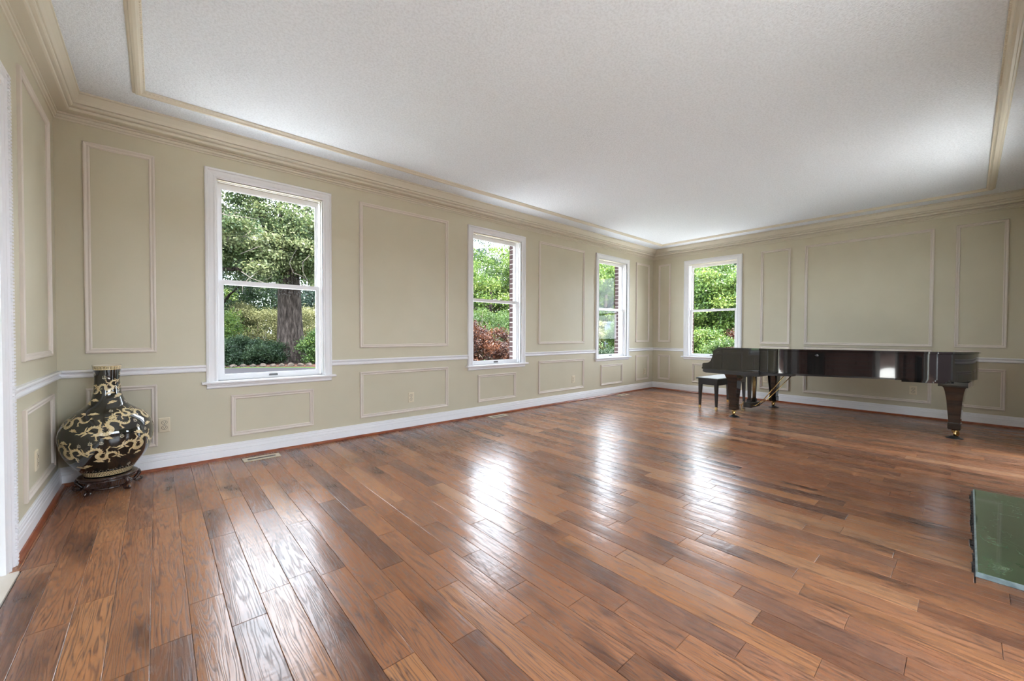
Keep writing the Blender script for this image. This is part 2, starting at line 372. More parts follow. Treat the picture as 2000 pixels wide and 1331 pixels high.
tag(mb.build('bead_row', M['crown'], frm), kind='stuff')

# ---- windows
CASE = [(0,0),(0,.020),(.006,.026),(.018,.028),(.024,.022),(.040,.021),(.056,.018),(.062,.021),(.070,.022),(.076,.016),(.083,.014),(.083,0)]
def window(name, x0, x1, loc, rz, label):
    w = empty(name, loc, rz); tag(w, label, kind='structure')
    a, b = x0+CW, x1-CW; zt = ZWT-CW; zs = ZST
    # casing: two legs and a head, mitred
    n = len(CASE); mb = MB(); vs = []
    for (cx, cz, sx, sz) in ((x0, zs, 1, 0), (x0, ZWT, 1, -1), (x1, ZWT, -1, -1), (x1, zs, -1, 0)):
        vs += [(cx+sx*t_, -d_, cz+sz*t_) for t_, d_ in CASE]
    fs = []
    for c in range(3):
        for k in range(n-1): fs.append((c*n+k, c*n+k+1, (c+1)*n+k+1, (c+1)*n+k))
    mb.add(vs, fs).build('casing', M['white'], w)
    MB().prism([(-.058,zs-.006),(-.052,zs+.002),(.03,zs+.002),(.03,zs-.02),(-.045,zs-.02),(-.056,zs-.016)], x0-.03, x1+.03, 'x').build('stool', M['white'], w)
    MB().prism([(0,zs-.02),(-.026,zs-.02),(-.026,zs-.030),(-.019,zs-.036),(-.019,zs-.052),(-.008,zs-.060),(0,zs-.060)], x0+.004, x1-.004, 'x').build('apron', M['white'], w)
    # jamb liner
    j = MB(); T = .012
    j.box((a-T, -.014, zs), (a, .16, zt)); j.box((b, -.014, zs), (b+T, .16, zt)); j.box((a-T, -.014, zt), (b+T, .16, zt+T)); j.box((a-T, .03, zs-.015), (b+T, .16, zs+.012))
    j.box((a, .030, zs), (a+.010, .040, zt)); j.box((b-.010, .030, zs), (b, .040, zt)); j.box((a, .030, zt-.010), (b, .040, zt))
    j.build('jamb', M['vinyl'], w)
    zm = 1.513
    def sash(nm, y0, y1, z0, z1, st, bot, top):
        s = MB(); s.box((a+.012, y0, z0), (a+.012+st, y1, z1)); s.box((b-.012-st, y0, z0), (b-.012, y1, z1))
        s.box((a+.012+st, y0, z0), (b-.012-st, y1, z0+bot)); s.box((a+.012+st, y0, z1-top), (b-.012-st, y1, z1))
        # glazing bead
        g = .006; ym = (y0+y1)/2
        for (p, q) in (((a+.012+st, y0+.008, z0+bot), (a+.012+st+g, ym, z1-top)), ((b-.012-st-g, y0+.008, z0+bot), (b-.012-st, ym, z1-top)), ((a+.012+st, y0+.008, z0+bot), (b-.012-st, ym, z0+bot+g)), ((a+.012+st, y0+.008, z1-top-g), (b-.012-st, ym, z1-top))): s.box(p, q)
        so = s.build(nm, M['vinyl'], w)
        MB().box((a+.012+st-.003, ym-.002, z0+bot-.003), (b-.012-st+.003, ym+.002, z1-top+.003)).build('pane', M['glass'], so)
        return so
    sash('upper_sash', .078, .112, zm-.018, zt-.006, .024, .034, .042)
    lo = sash('lower_sash', .042, .074, zs+.008, zm+.018, .030, .040, .030)
    xm = (a+b)/2
    MB().box((xm-.034, .034, zs+.022), (xm+.034, .043, zs+.036)).box((xm-.030, .032, zs+.034), (xm+.030, .036, zs+.038)).build('lift_handle', M['grip'], lo)
    lk = MB().box((xm-.024, .05, zm+.018), (xm+.024, .072, zm+.024)); lk.box((xm-.006, .046, zm+.024), (xm+.024, .058, zm+.032)).build('sash_lock', M['vinyl'], lo)
    # brick returns of the outer wall
    bk = MB(); c = 0; z = zs-.05
    while z < zt+.05:
        for side in (a-T-.0, b+T):
            sg = -1 if side < xm else 1; e = (c % 2)*.006
            bk.box((side if sg > 0 else side-.10, .165+e*.3, z), (side+.10 if sg > 0 else side, .255, z+.057))
        z += .070; c += 1
    tag(bk.build('brick_return', M['brick'], w), kind='stuff')
    mo = MB(); mo.box((a-T-.1, .158, zs-.1), (a-T-.006, .25, zt+.06)); mo.box((b+T+.006, .158, zs-.1), (b+T+.1, .25, zt+.06)); mo.build('mortar_bed', M['mortar'], w)
    return w
window('window_1', *WIN[0], (0,0,0), 0, 'white double-hung window nearest the vase, oak tree outside')
window('window_2', *WIN[1], (0,0,0), 0, 'white double-hung window in the middle of the long wall')
window('window_3', *WIN[2], (0,0,0), 0, 'white double-hung window nearest the far corner on the long wall')
window('window_4', *WINF, (L,0,0), -math.pi/2, 'white double-hung window on the end wall above the piano bench')

# ---- doorway casing on the left wall, foyer beyond
dw = empty('door_1', (0,0,0), math.pi/2); tag(dw, 'white cased doorway with beaded moulding at left edge', kind='structure')
DC = [(0,0),(0,.018),(.006,.026),(.014,.028),(.020,.022),(.026,.026),(.034,.026),(.040,.018),(.070,.016),(.076,.022),(.084,.024),(.092,.016),(.125,.014),(.125,0)]
x0, x1, zt = DOOR[0]-.125, DOOR[1]+.125, DOOR[2]+.125
n = len(DC); vs = []
for (cx, cz, sx, sz) in ((x0, 0, 1, 0), (x0, zt, 1, -1), (x1, zt, -1, -1), (x1, 0, -1, 0)): vs += [(cx+sx*a_, -d_, cz+sz*a_) for a_, d_ in DC]
MB().add(vs, [(c*n+k, c*n+k+1, (c+1)*n+k+1, (c+1)*n+k) for c in range(3) for k in range(n-1)]).build('casing', M['white'], dw)
mb = MB()
for xx in (x1-.030, x1-.010):
    for k in range(int(zt/.016)): mb.box((xx-.005, -.032, k*.016+.002), (xx+.005, -.022, k*.016+.012))
tag(mb.build('bead_row', M['white'], dw), kind='stuff')
mb = MB(); mb.box((DOOR[0]-.02, -.011, 0), (DOOR[0]-.003, WT+.012, DOOR[2]+.02)); mb.box((DOOR[1]+.003, -.011, 0), (DOOR[1]+.02, WT+.012, DOOR[2]+.02)); mb.box((DOOR[0], -.011, DOOR[2]+.003), (DOOR[1], WT+.012, DOOR[2]+.02)); mb.build('jamb', M['white'], dw)
# foyer shell
tag(MB().box((-2.7, -5.4, -.1), (-WT, -.9, -.001)).build('floor_foyer', M['tile']), 'beige stone floor of the foyer', kind='structure')
tag(MB().box((-WT, DOOR[0]+.0, -.02), (.050, DOOR[1]+.012, .006)).build('trim_threshold', M['tile']), 'pale stone threshold in the doorway', kind='structure')
bpy.data.objects['trim_threshold'].name = 'trim_%d' % (tn+2)
o = MB().box((-2.85, -5.4, -.1), (-2.7, -.75, HC)).box((-2.7, -.9, -.1), (-WT, -.75, HC)).box((-2.7, -5.4, 2.35), (-WT, -5.3, HC)).box((-2.7, -5.4, -.1), (-WT, -5.3, .1)).box((-2.7, -5.4, .1), (-2.3, -5.3, 2.35)).box((-.4, -5.4, .1), (-WT, -5.3, 2.35)).box((-WT, -5.4, -.1), (-.0, -D-WT, HC)).build('wall_foyer', M['wall']); tag(o, 'foyer walls', kind='structure')
tag(MB().box((-2.85, -5.4, HC), (-WT, -.75, HC+.06)).build('ceiling_foyer', M['ceil']), 'foyer ceiling', kind='structure')
def glazed(name, x0, x1, z0, z1, loc, rz, nx, nz, label):
    w = empty(name, loc, rz); tag(w, label, kind='structure'); f = .07
    mb = MB(); mb.box((x0, 0, z0), (x0+f, .05, z1)); mb.box((x1-f, 0, z0), (x1, .05, z1)); mb.box((x0+f, 0, z0), (x1-f, .05, z0+f)); mb.box((x0+f, 0, z1-f), (x1-f, .05, z1)); mb.build('frame', M['white'], w)
    for k in range(1, nx): xx = x0+f+(x1-x0-2*f)*k/nx; MB().box((xx-.02, .005, z0+f), (xx+.02, .045, z1-f)).build('mullion', M['white'], w)
    MB().box((x0+f-.004, .022, z0+f-.004), (x1-f+.004, .028, z1-f+.004)).build('pane', M['glass'], w)
glazed('window_5', .4, 2.3, .1, 2.35, (0,-5.32,0), math.pi, 3, 1, 'foyer window behind the photographer')
glazed('door_2', L-FD[0][1], L-FD[0][0], 0, 2.3, (L,-D+.02,0), math.pi, 2, 1, 'glazed double door behind the photographer, widened to light the room')
glazed('fill_door_3', L-FD[1][1], L-FD[1][0], 0, 2.3, (L,-D+.02,0), math.pi, 2, 1, 'glazed double door added beyond the fireplace to brighten the far end')  # added opening, lets in daylight for the far end of the room
fp = empty('fireplace', (4.0, -D, 0)); tag(fp, 'pink brick fireplace with white mantel on the front wall', 'fireplace', kind='structure')
mb = MB(); r_ = 0; z = 0
while z < 1.05:
    off = (r_ % 2)*.105; x = -.73-.0
    xs = [-.73]+[v_ for v_ in np.arange(-.73+.105+off, .73, .21)]+[.73]
    for a, b in zip(xs[:-1], xs[1:]):
        if b-a < .03: continue
        if z < .76 and a < .45 and b > -.45:
            if a < -.45: b = -.45
            elif b > .45: a = .45
            else: continue
        mb.box((a+.004, 0, z+.004), (b-.004, .055, z+.064))
    z += .07; r_ += 1
tag(mb.build('brick_surround', M['pbrick'], fp), kind='stuff')
MB().box((-.74, 0, 0), (-.45, .045, 1.05)).box((.45, 0, 0), (.74, .045, 1.05)).box((-.45, 0, .76), (.45, .045, 1.05)).build('mortar_bed', M['mortar'], fp)
mb = MB(); mb.box((-.9, 0, 0), (-.74, .09, 1.2)).box((.74, 0, 0), (.9, .09, 1.2)).box((-.74, 0, 1.05), (.74, .09, 1.2)).box((-1.0, 0, 1.2), (1.0, .2, 1.25)); mb.build('mantel', M['white'], fp)
mb = MB(); mb.box((-.45, -.4, 0), (-.44, -.01, .78)).box((.44, -.4, 0), (.45, -.01, .78)).box((-.45, -.41, 0), (.45, -.4, .78)).box((-.45, -.4, .77), (.45, -.01, .78)).box((-.45, -.4, -.01), (.45, -.01, .0)); mb.build('firebox', M['glassdark'], fp)

# portals help the sky find its way through the modelled openings
def portal(cx, cy, cz, w, h, normal):
    ld = bpy.data.lights.new('portal', 'AREA'); ld.shape = 'RECTANGLE'; ld.size = w; ld.size_y = h; ld.cycles.is_portal = True
    o = bpy.data.objects.new('portal', ld); COL.objects.link(o); o.location = (cx, cy, cz); o.rotation_euler = Vector(normal).to_track_quat('-Z', 'Z').to_euler()
for a, b in WIN: portal((a+b)/2, .27, 1.52, .86, 1.75, (0,-1,0))
portal(L+.27, -(WINF[0]+WINF[1])/2, 1.52, .86, 1.75, (-1,0,0))
for q_ in FD: portal(sum(q_)/2, -D-.17, 1.15, q_[1]-q_[0], 2.3, (0,1,0))
portal(-1.35, -5.42, 1.22, 1.9, 2.25, (0,1,0))

# ================================================================== FLOOR
floor = MB().box((-.0, -D, -.05), (L, 0, -.006)).build('floor', M['bg']); tag(floor, 'hand-scraped reddish brown oak plank floor', kind='structure')
def px_floor(u, v):
    d = fwd+r2*((u-1000)/FPX)-u2*((v-665.5)/FPX); k = -CAM.z/d.z; q = CAM+d*k
    return q.x, q.y
PW = .1118; X0 = .158-2*PW
joints = []
for (ox, oy, s), pts in (((0,780,2.415), [(148,837),(215,1088),(500,675),(640,617),(640,1280),(815,1140),(890,530),(940,955)]),
    ((400,860,2.8267), [(60,862),(250,992),(390,818),(545,738),(710,722),(1012,847),(1085,1212),(1045,687),(1450,1073),(1348,797),(1292,612),(1015,512),(1030,402),(850,372),(1080,337),(1257,460),(1485,620),(512,455),(150,322),(515,282),(1297,392),(1310,326),(1525,445),(88,530)]),
    ((1000,780,2.415), [(230,573),(252,650),(488,580),(565,564),(527,717),(752,750),(818,658),(896,641),(969,621),(805,456),(950,468),(1077,892),(1167,1010),(820,1127),(1090,1166),(532,962),(322,942),(558,1223),(70,1025),(37,870),(1344,808),(1375,880)]),
    ((1500,780,2.416), [(712,955),(640,1300),(740,1275),(598,720),(608,765),(1103,1165),(245,1248),(380,1030),(168,880),(135,810),(240,740),(355,608),(175,597),(235,485),(365,490),(590,520),(733,523),(672,440),(572,452),(862,345),(1140,930)])):
    for x, y in pts: joints.append(px_floor(ox+x/s, oy+y/s))
rows = {}
for x, y in joints: rows.setdefault(int(math.floor((x-X0)/PW)), []).append(y)
planks = []
nrow = int(math.ceil((L-X0)/PW))
for i in range(nrow):
    xa = max(X0+i*PW, .012); xb = min(X0+(i+1)*PW, L-.012)
    if xb-xa < .01: continue
    cuts = sorted(set(rows.get(i, [])), reverse=True); ys = [-.012]
    if not cuts: cuts = []
    targets = cuts+[-D+.012]
    for tgt in targets:
        while ys[-1]-tgt > 1.45:
            stp = random.uniform(.55, 1.15)
            if ys[-1]-stp-tgt < .35: stp = (ys[-1]-tgt)/2
            ys.append(ys[-1]-stp)
        if ys[-1]-tgt > .12 or tgt == targets[-1]: ys.append(tgt)
    if len(ys) > 2 and ys[-2]-ys[-1] < .12: ys.pop(-2)
    for a, b in zip(ys[:-1], ys[1:]): planks.append((xa, xb, b, a))
def plank_geo(xa, xb, ya, yb):
    g = .0005; xa += g; xb -= g; ya += g*.7; yb -= g*.7; w = xb-xa; bv = .0013
    cr = .0006; tl = random.uniform(-.0006, .0006); tl2 = random.uniform(-.0004, .0004); z0 = random.uniform(-.0003, .0003)
    v = []; f = []; sm = []
    N = 5
    for jy, y in ((0, ya+bv), (1, yb-bv)):
        for k in range(N):
            s_ = k/(N-1); x = xa+bv+(w-2*bv)*s_
            v.append((x, y, z0-cr*(2*s_-1)**2+tl*(s_-.5)+tl2*(jy-.5)))
    for k in range(N-1): f.append((k, k+1, N+k+1, N+k)); sm.append(True)
    o = len(v); zb = -.0014; zl = -.006
    # bevel ring (own verts) and skirts
    tops = [v[0], v[N-1], v[2*N-1], v[N]]; outs = [(xa, ya), (xb, ya), (xb, yb), (xa, yb)]
    v += tops; v += [(x, y, zb) for x, y in outs]; v += [(x, y, zl) for x, y in outs]
    for k in range(4):
        k2 = (k+1) % 4; f.append((o+k, o+k2, o+4+k2, o+4+k)); f.append((o+4+k, o+4+k2, o+8+k2, o+8+k)); sm += [False, False]
    return v, [tuple(reversed(q)) if i >= N-1 else q for i, q in enumerate(f)], sm
def plank_mesh(items):
    V = []; F = []; S = []; seed = []; tone = []
    for it in items:
        v, f, s_ = plank_geo(*it); o = len(V); V += v; F += [tuple(i+o for i in q) for q in f]; S += s_
        sd_ = (random.uniform(0, 60), random.uniform(0, 60), random.uniform(0, 60)); tn_ = min(1, max(0, random.gauss(.50, .30)))
        seed += [sd_]*len(v); tone += [tn_]*len(v)
    me = bpy.data.meshes.new('plank'); me.from_pydata(V, [], F); me.polygons.foreach_set('use_smooth', S)
    a = me.attributes.new('seed', 'FLOAT_VECTOR', 'POINT'); a.data.foreach_set('vector', np.array(seed, 'f').ravel())
    a = me.attributes.new('tone', 'FLOAT', 'POINT'); a.data.foreach_set('value', np.array(tone, 'f'))
    me.materials.append(M['plank']); return me
HEARTH = (3.262, 4.735, -D, -4.215)
def seen(pk):
    best = 0
    poly = []
    for x, y in ((pk[0], pk[2]), (pk[1], pk[2]), (pk[1], pk[3]), (pk[0], pk[3])):
        d = Vector((x, y, 0))-CAM; z = d.dot(fwd)
        if z < .35: continue
        poly.append((1000+FPX*d.dot(r2)/z, 665.5-FPX*d.dot(u2)/z))
    if len(poly) < 4: return 0 if len(poly) < 3 else 1
    if max(q[0] for q in poly) < 0 or min(q[0] for q in poly) > 2000 or min(q[1] for q in poly) > 1331: return 0
    return abs(sum(poly[k][0]*poly[(k+1)%4][1]-poly[(k+1)%4][0]*poly[k][1] for k in range(4)))/2
final = []
for pk in planks:                                  # the planks stop at the stone hearth and the door stone
    if pk[0] < HEARTH[1] and pk[1] > HEARTH[0] and pk[2] < HEARTH[3]:
        if pk[3] > HEARTH[3]+.03: final.append((pk[0], pk[1], HEARTH[3]+random.uniform(.004,.02), pk[3]))
        if pk[0] < HEARTH[0]-.03: final.append((pk[0], HEARTH[0]-.012, pk[2], min(pk[3], HEARTH[3])))
        elif pk[1] > HEARTH[1]+.03: final.append((HEARTH[1]+.012, pk[1], pk[2], min(pk[3], HEARTH[3])))
    elif pk[0] < .05 and pk[2] < -1.37:
        if pk[3] > -1.40: final.append((pk[0], pk[1], -1.362, pk[3]))
        final.append((.053, pk[1], pk[2], min(pk[3], -1.364))) if pk[1] > .06 else None
    else: final.append(pk)
final = [q for q in final if q and q[1]-q[0] > .006 and q[3]-q[2] > .01]
final.sort(key=seen, reverse=True)
for pk in final[:299]:
    o = bpy.data.objects.new('plank', plank_mesh([pk])); COL.objects.link(o); o.parent = floor
o = bpy.data.objects.new('plank_remainder', plank_mesh(final[299:])); COL.objects.link(o); o.parent = floor; o['kind'] = 'stuff'

# hearth slab
h = empty('hearth_slab', ((HEARTH[0]+HEARTH[1])/2, -D, 0)); tag(h, 'polished green marble hearth slab set into the plank floor', 'hearth'); hw = (HEARTH[1]-HEARTH[0])/2; hd = HEARTH[3]+D
MB().loft([[(-hw,0,-.005),(hw,0,-.005),(hw,hd,-.005),(-hw,hd,-.005)], [(-hw,0,.012),(hw,0,.012),(hw,hd,.012),(-hw,hd,.012)], [(-hw+.007,0,.0165),(hw-.007,0,.0165),(hw-.007,hd-.007,.0165),(-hw+.007,hd-.007,.0165)]]).build('slab_edge', M['marble_edge'], h)
MB().box((-hw+.007, .002, .0160), (hw-.007, hd-.007, .0175)).build('slab_face', M['marble'], h)
mb = MB()
for k in range(60):
    x = -hw+(k+.5)*2*hw/60; mb.box((x-hw/60, hd, -.006), (x+hw/60, hd+random.uniform(.004, .016), random.uniform(-.003, .001)))
mb.build('grout_gap', M['gap'], h)

# ---- floor vents
def vent(x, y, label):
    v = empty('floor_vent', (x, y, 0)); tag(v, label, 'floor vent', 'cream floor registers along the window wall'); w, d = .137, .056
    mb = MB(); iw, idp = .105, .020
    for z0, z1, e in ((.0008, .005, 0),):
        mb.box((-w, -d, z0), (w, -idp, z1)); mb.box((-w, idp, z0), (w, d, z1)); mb.box((-w, -idp, z0), (-iw, idp, z1)); mb.box((iw, -idp, z0), (w, idp, z1))
    mb.build('frame', M['ventp'], v)
    MB().box((-iw, -idp, .0008), (iw, idp, .0016)).build('backing', M['slot'], v)
    for k in range(14):
        x_ = -iw+(k+.5)*2*iw/14; MB().box((x_-.0022, -idp, .0016), (x_+.0022, idp, .0036)).build('slat', M['grip'], v)
    return v
vent(1.192, -.163, 'cream metal floor vent below the window nearest the vase')
vent(3.85, -.140, 'cream metal floor vent below the middle window')
vent(6.69, -.150, 'cream metal floor vent below the window nearest the far corner')

# ---- outlets
def outlet(x, loc, rz, label, z=.35, blank=False):
    o = empty('wall_outlet', loc, rz); tag(o, label, 'outlet', 'wall outlets'); a, b = x-.035, x+.035
    MB().loft([[(a,0,z-.057),(b,0,z-.057),(b,0,z+.057),(a,0,z+.057)], [(a,-.004,z-.057),(b,-.004,z-.057),(b,-.004,z+.057),(a,-.004,z+.057)], [(a+.004,-.007,z-.053),(b-.004,-.007,z-.053),(b-.004,-.007,z+.053),(a+.004,-.007,z+.053)]]).build('cover_plate', M['plastic'], o)
    for s_ in (-1, 1):
        c = z+s_*.020; pl_ = [(x+.0165*math.cos(q), c+.0145*math.sin(q)) for q in np.linspace(0, 2*math.pi, 16, endpoint=False)]
        rc = MB().prism(pl_, -.0095, -.006, 'y').build('receptacle', M['plastic'], o)
        ring = MB(); 
        for q in range(16):
            q0, q1 = pl_[q], pl_[(q+1)%16]; ring.add([(q0[0],-.0074,q0[1]),(q1[0],-.0074,q1[1]),(x+(q1[0]-x)*1.13,-.0074,c+(q1[1]-c)*1.13),(x+(q0[0]-x)*1.13,-.0074,c+(q0[1]-c)*1.13)], [(0,1,2,3)])
        ring.build('receptacle_gap', M['slot'], rc)
        sl = MB(); sl.box((x-.008, -.0102, c-.001), (x-.0055, -.0094, c+.008)); sl.box((x+.0055, -.0102, c-.001), (x+.008, -.0094, c+.008)); sl.box((x-.0025, -.0102, c-.009), (x+.0025, -.0094, c-.004)); sl.build('slots', M['slot'], rc)
    MB().lathe([(.003,0),(.003,.001)], 8, m=Matrix.Translation((x,-.007,z)) @ Matrix.Rotation(R(90),4,'X')).build('screw', M['steel'], o)
outlet(.560, (0,0,0), 0, 'ivory double outlet beside the vase')
outlet(2.680, (0,0,0), 0, 'ivory double outlet inside the wide lower panel between the first two windows')
outlet(5.520, (0,0,0), 0, 'ivory double outlet inside the lower panel between the last two windows')
outlet(7.672, (0,0,0), 0, 'ivory double outlet inside the narrow lower panel beside the far corner')
outlet(2.000, (L,0,0), -math.pi/2, 'ivory double outlet seen under the piano behind its brass rods')
outlet(3.712, (L,0,0), -math.pi/2, 'ivory double outlet on the end wall below the piano tail')
outlet(-.684, (0,0,0), math.pi/2, 'ivory outlet on the left wall by the doorway')

# ================================================================== GRAND PIANO
PO = (6.178, -2.165, 0); PR = math.atan2(-.1022, .9948)
piano = empty('grand_piano', PO, PR); tag(piano, 'long black lacquered concert grand piano with closed lid', 'piano')
def catmull(pts, n=8):
    out = []
    for i in range(len(pts)-1):
        p0 = pts[max(i-1,0)]; p1 = pts[i]; p2 = pts[i+1]; p3 = pts[min(i+2,len(pts)-1)]
        for k in range(n):
            t_ = k/n; a_ = [.5*(2*p1[j]+(p2[j]-p0[j])*t_+(2*p0[j]-5*p1[j]+4*p2[j]-p3[j])*t_*t_+(3*p1[j]-p0[j]-3*p2[j]+p3[j])*t_**3) for j in range(len(p1))]
            out.append(tuple(a_))
    out.append(tuple(pts[-1])); return out
AT, AB = -.15, 1.36
bent = catmull([(AT,.36),(-.125,.52),(-.03,.70),(.12,.98),(.255,1.30),(.335,1.55),(.40,1.74),(.52,1.89),(.72,1.985),(.95,2.005),(1.18,1.965),(1.31,1.85),(AB,1.68)], 7)
def outline(front, grow=0):
    pts = [(AT, front)]+bent+[(AB, front)]
    if grow:
        cx, cy = .62, .7; q = []
        for k, (a, b) in enumerate(pts):
            p0 = pts[k-1] if k else pts[0]; p1 = pts[k+1] if k < len(pts)-1 else pts[-1]
            tx, ty = p1[0]-p0[0], p1[1]-p0[1]; l_ = math.hypot(tx, ty) or 1
            q.append((a-ty/l_*grow, b+tx/l_*grow))
        q[0] = (AT-grow, front); q[-1] = (AB+grow, front); pts = q
    return [(a, -b) for a, b in pts]
def smooth_prism(poly, z0, z1, name, mat, parent, bevel=0, closed_top=True):
    n = len(poly); mb = MB()
    mb.add([(x,y,z0) for x,y in poly]+[(x,y,z1) for x,y in poly], [(k,(k+1)%n,n+(k+1)%n,n+k) for k in range(n)], False)
    mb.add([(x,y,z0) for x,y in poly], [tuple(range(n))]); mb.add([(x,y,z1) for x,y in poly], [tuple(range(n))])
    o = mb.build(name, mat, parent)
    # smooth only along the bent side
    sm = [False]*len(o.data.polygons)
    for k in range(1, n-2): sm[k] = True
    o.data.polygons.foreach_set('use_smooth', sm); return o
RZ0, RZ1, LZ = .622, .884, .908
smooth_prism(outline(-.10), RZ0, RZ1, 'rim', M['lacquer'], piano)
smooth_prism(outline(-.145, .014), RZ1+.003, LZ, 'lid', M['lacquer'], piano)
# front lid flap hinge line and fallboard / key cover
MB().prism([(.145,RZ1+.003),(.145,LZ),(.225,.868),(.245,.835),(.24,.822),(.205,.835),(.13,.86)], AT+.055, AB-.055, 'x').build('key_cover', M['lacquer'], piano)
# arms with the scrolled profile
arm = [(.35,.632),(.352,.672),(.345,.686),(.33,.692),(.285,.697),(.258,.706),(.237,.728),(.222,.765),(.212,.800),(.205,.826),(.196,.834),(.13,.848),(.11,.884),(.09,.884),(.09,.632)]
for nm, a0, a1 in (('arm', AT-.004, AT+.055), ('arm', AB-.055, AB+.004)): MB().prism(arm, a0, a1, 'x').build(nm, M['lacquer'], piano)
MB().prism([(.09,.632),(.09,.884),(.14,.846),(.20,.83),(.205,.72),(.26,.70),(.30,.66),(.33,.632)], AT+.055, AT+.10, 'x').build('key_block', M['lacquer'], piano)
MB().prism([(.09,.632),(.09,.884),(.14,.846),(.20,.83),(.205,.72),(.26,.70),(.30,.66),(.33,.632)], AB-.10, AB-.055, 'x').build('key_block', M['lacquer'], piano)
MB().box((AT+.1, .09, .632), (AB-.1, .33, .675)).build('key_slip', M['lacquer'], piano)
# keybed, its moulding and the heavy cheek beam
MB().prism([(.352,.612),(.357,.620),(.357,.628),(.35,.634),(-.352,.634),(-.356,.628),(-.356,.612)], AT-.008, AB+.008, 'x').build('keybed_moulding', M['lacquer'], piano)
MB().prism([(.345,.575),(.345,.612),(-.352,.612),(-.352,.562),(.30,.562)], AT-.002, AB+.002, 'x').build('keybed', M['satin'], piano)
MB().prism([(-.352,.612),(-.70,.622),(-.70,.596),(-.352,.580)], AT+.03, AT+.13, 'x').build('treble_beam', M['satin'], piano)
for (a0, b0, a1, b1) in ((.2,.4,.95,1.8),(1.15,.4,1.05,1.8),(.7,.4,.86,1.9)):
    dx, dy = a1-a0, b1-b0; l_ = math.hypot(dx, dy); mt = Matrix.Translation((a0, -b0, 0)) @ Matrix.Rotation(math.atan2(-dy, dx), 4, 'Z')
    MB().box((0,-.03,.575),(l_,.03,.630),mt).build('back_post', M['satin'], piano)
for k, b in enumerate((1.50, 1.60, 1.70, 1.80)): MB().box((.42+k*.05, -b-.035, .597-.006*k), (1.2, -b+.035, .626)).build('tail_brace', M['satin'], piano)
tl = [(a, -b) for a, b in bent if b > 1.5]
for nm_, g_, z0_, z1_ in (('tail_step', .03, .604, .624), ('tail_step', .075, .584, .606)):
    cx_, cy_ = .88, -1.55; smooth_prism([(x+(cx_-x)*g_*1.6, y+(cy_-y)*g_*1.6) for x, y in tl], z0_, z1_, nm_, M['lacquer'], piano)
MB().box((.60, -1.97, .548), (1.0, -1.76, .60)).build('leg_plate', M['lacquer'], piano)
# lid knob seen on the bent side, lid hinges on the spine
MB().lathe([(.004,0),(.006,.012),(.014,.018),(.014,.026),(.006,.030)], 14, m=Matrix.Translation((.06,-.875,.842)) @ Matrix.Rotation(R(-90),4,'Y') @ Matrix.Rotation(R(25),4,'X')).build('lid_lock_knob', M['grip'], piano)
# legs
def sq(cx, cy, h, z, hx=None): hx = hx or h; return [(cx-hx,cy-h,z),(cx+hx,cy-h,z),(cx+hx,cy+h,z),(cx-hx,cy+h,z)]
def piano_leg(a, b, top, flare):
    mb = MB(); y = -b; rr = []
    if flare:
        for f_ in (0, .12, .3, .55, .8, 1):
            z = top-.085*f_; h_ = .062+.062*(1-math.sin(f_*math.pi/2)); rr.append(sq(a, y, min(h_, .075), z, h_))
    else: rr += [sq(a, y, .092, top), sq(a, y, .078, top-.02), sq(a, y, .068, top-.06)]
    rr += [sq(a, y, .057, top-.15), sq(a, y, .041, .168)]
    mb.loft(rr); lg = mb.build('leg', M['lacquer'], piano)
    MB().loft([sq(a,y,.044,.168), sq(a,y,.047,.160), sq(a,y,.047,.105), sq(a,y,.041,.092)]).build('leg_block', M['lacquer'], lg)
    ca = empty_part = MB()
    rz = R(40 if b < 1 else -25); mt = Matrix.Translation((a, y, 0)) @ Matrix.Rotation(rz, 4, 'Z')
    for s_ in (-1, 1): ca.prism([(-.012,.092),(.022,.092),(.034,.058),(.030,.040),(.012,.038),(.002,.06)], s_*.016-.004, s_*.016+.004, 'y')
    ca.v = [tuple(mt @ Vector(p)) for p in ca.v]; ca.build('caster_fork', M['brass'], lg)
    wh = MB().lathe([(.006,-.012),(.027,-.012),(.031,-.006),(.031,.006),(.027,.012),(.006,.012)], 20, m=mt @ Matrix.Translation((.022,0,.0475)) @ Matrix.Rotation(R(90),4,'X')); wh.build('caster_wheel', M['brass'], lg)
    MB().lathe([(.02,.092),(.02,.084),(.026,.082),(.026,.072),(.014,.070)], 16, (a,y,0)).build('caster_collar', M['brass'], lg)
    return lg
piano_leg(0, 0, .565, True); piano_leg(1.193, 0, .565, True); piano_leg(.774, 1.865, .55, False)
for (a, b), lb in (((0,0), 'black caster cup under the front piano leg nearest the camera'), ((1.193,0), 'black caster cup under the front piano leg nearest the end wall'), ((.774,1.865), 'black caster cup under the tail leg of the piano')):
    c = Vector((PO[0],PO[1],0))+Matrix.Rotation(PR,3,'Z') @ Vector((a,-b,0))
    o = MB().lathe([(.064,.0005),(.066,.004),(.060,.008),(.042,.011),(.036,.020),(.030,.020),(.030,.0165),(.0,.0165)], 28, cap=False).build('caster_cup', M['rubber'], None, c); tag(o, lb, 'caster cup', 'caster cups under the piano')
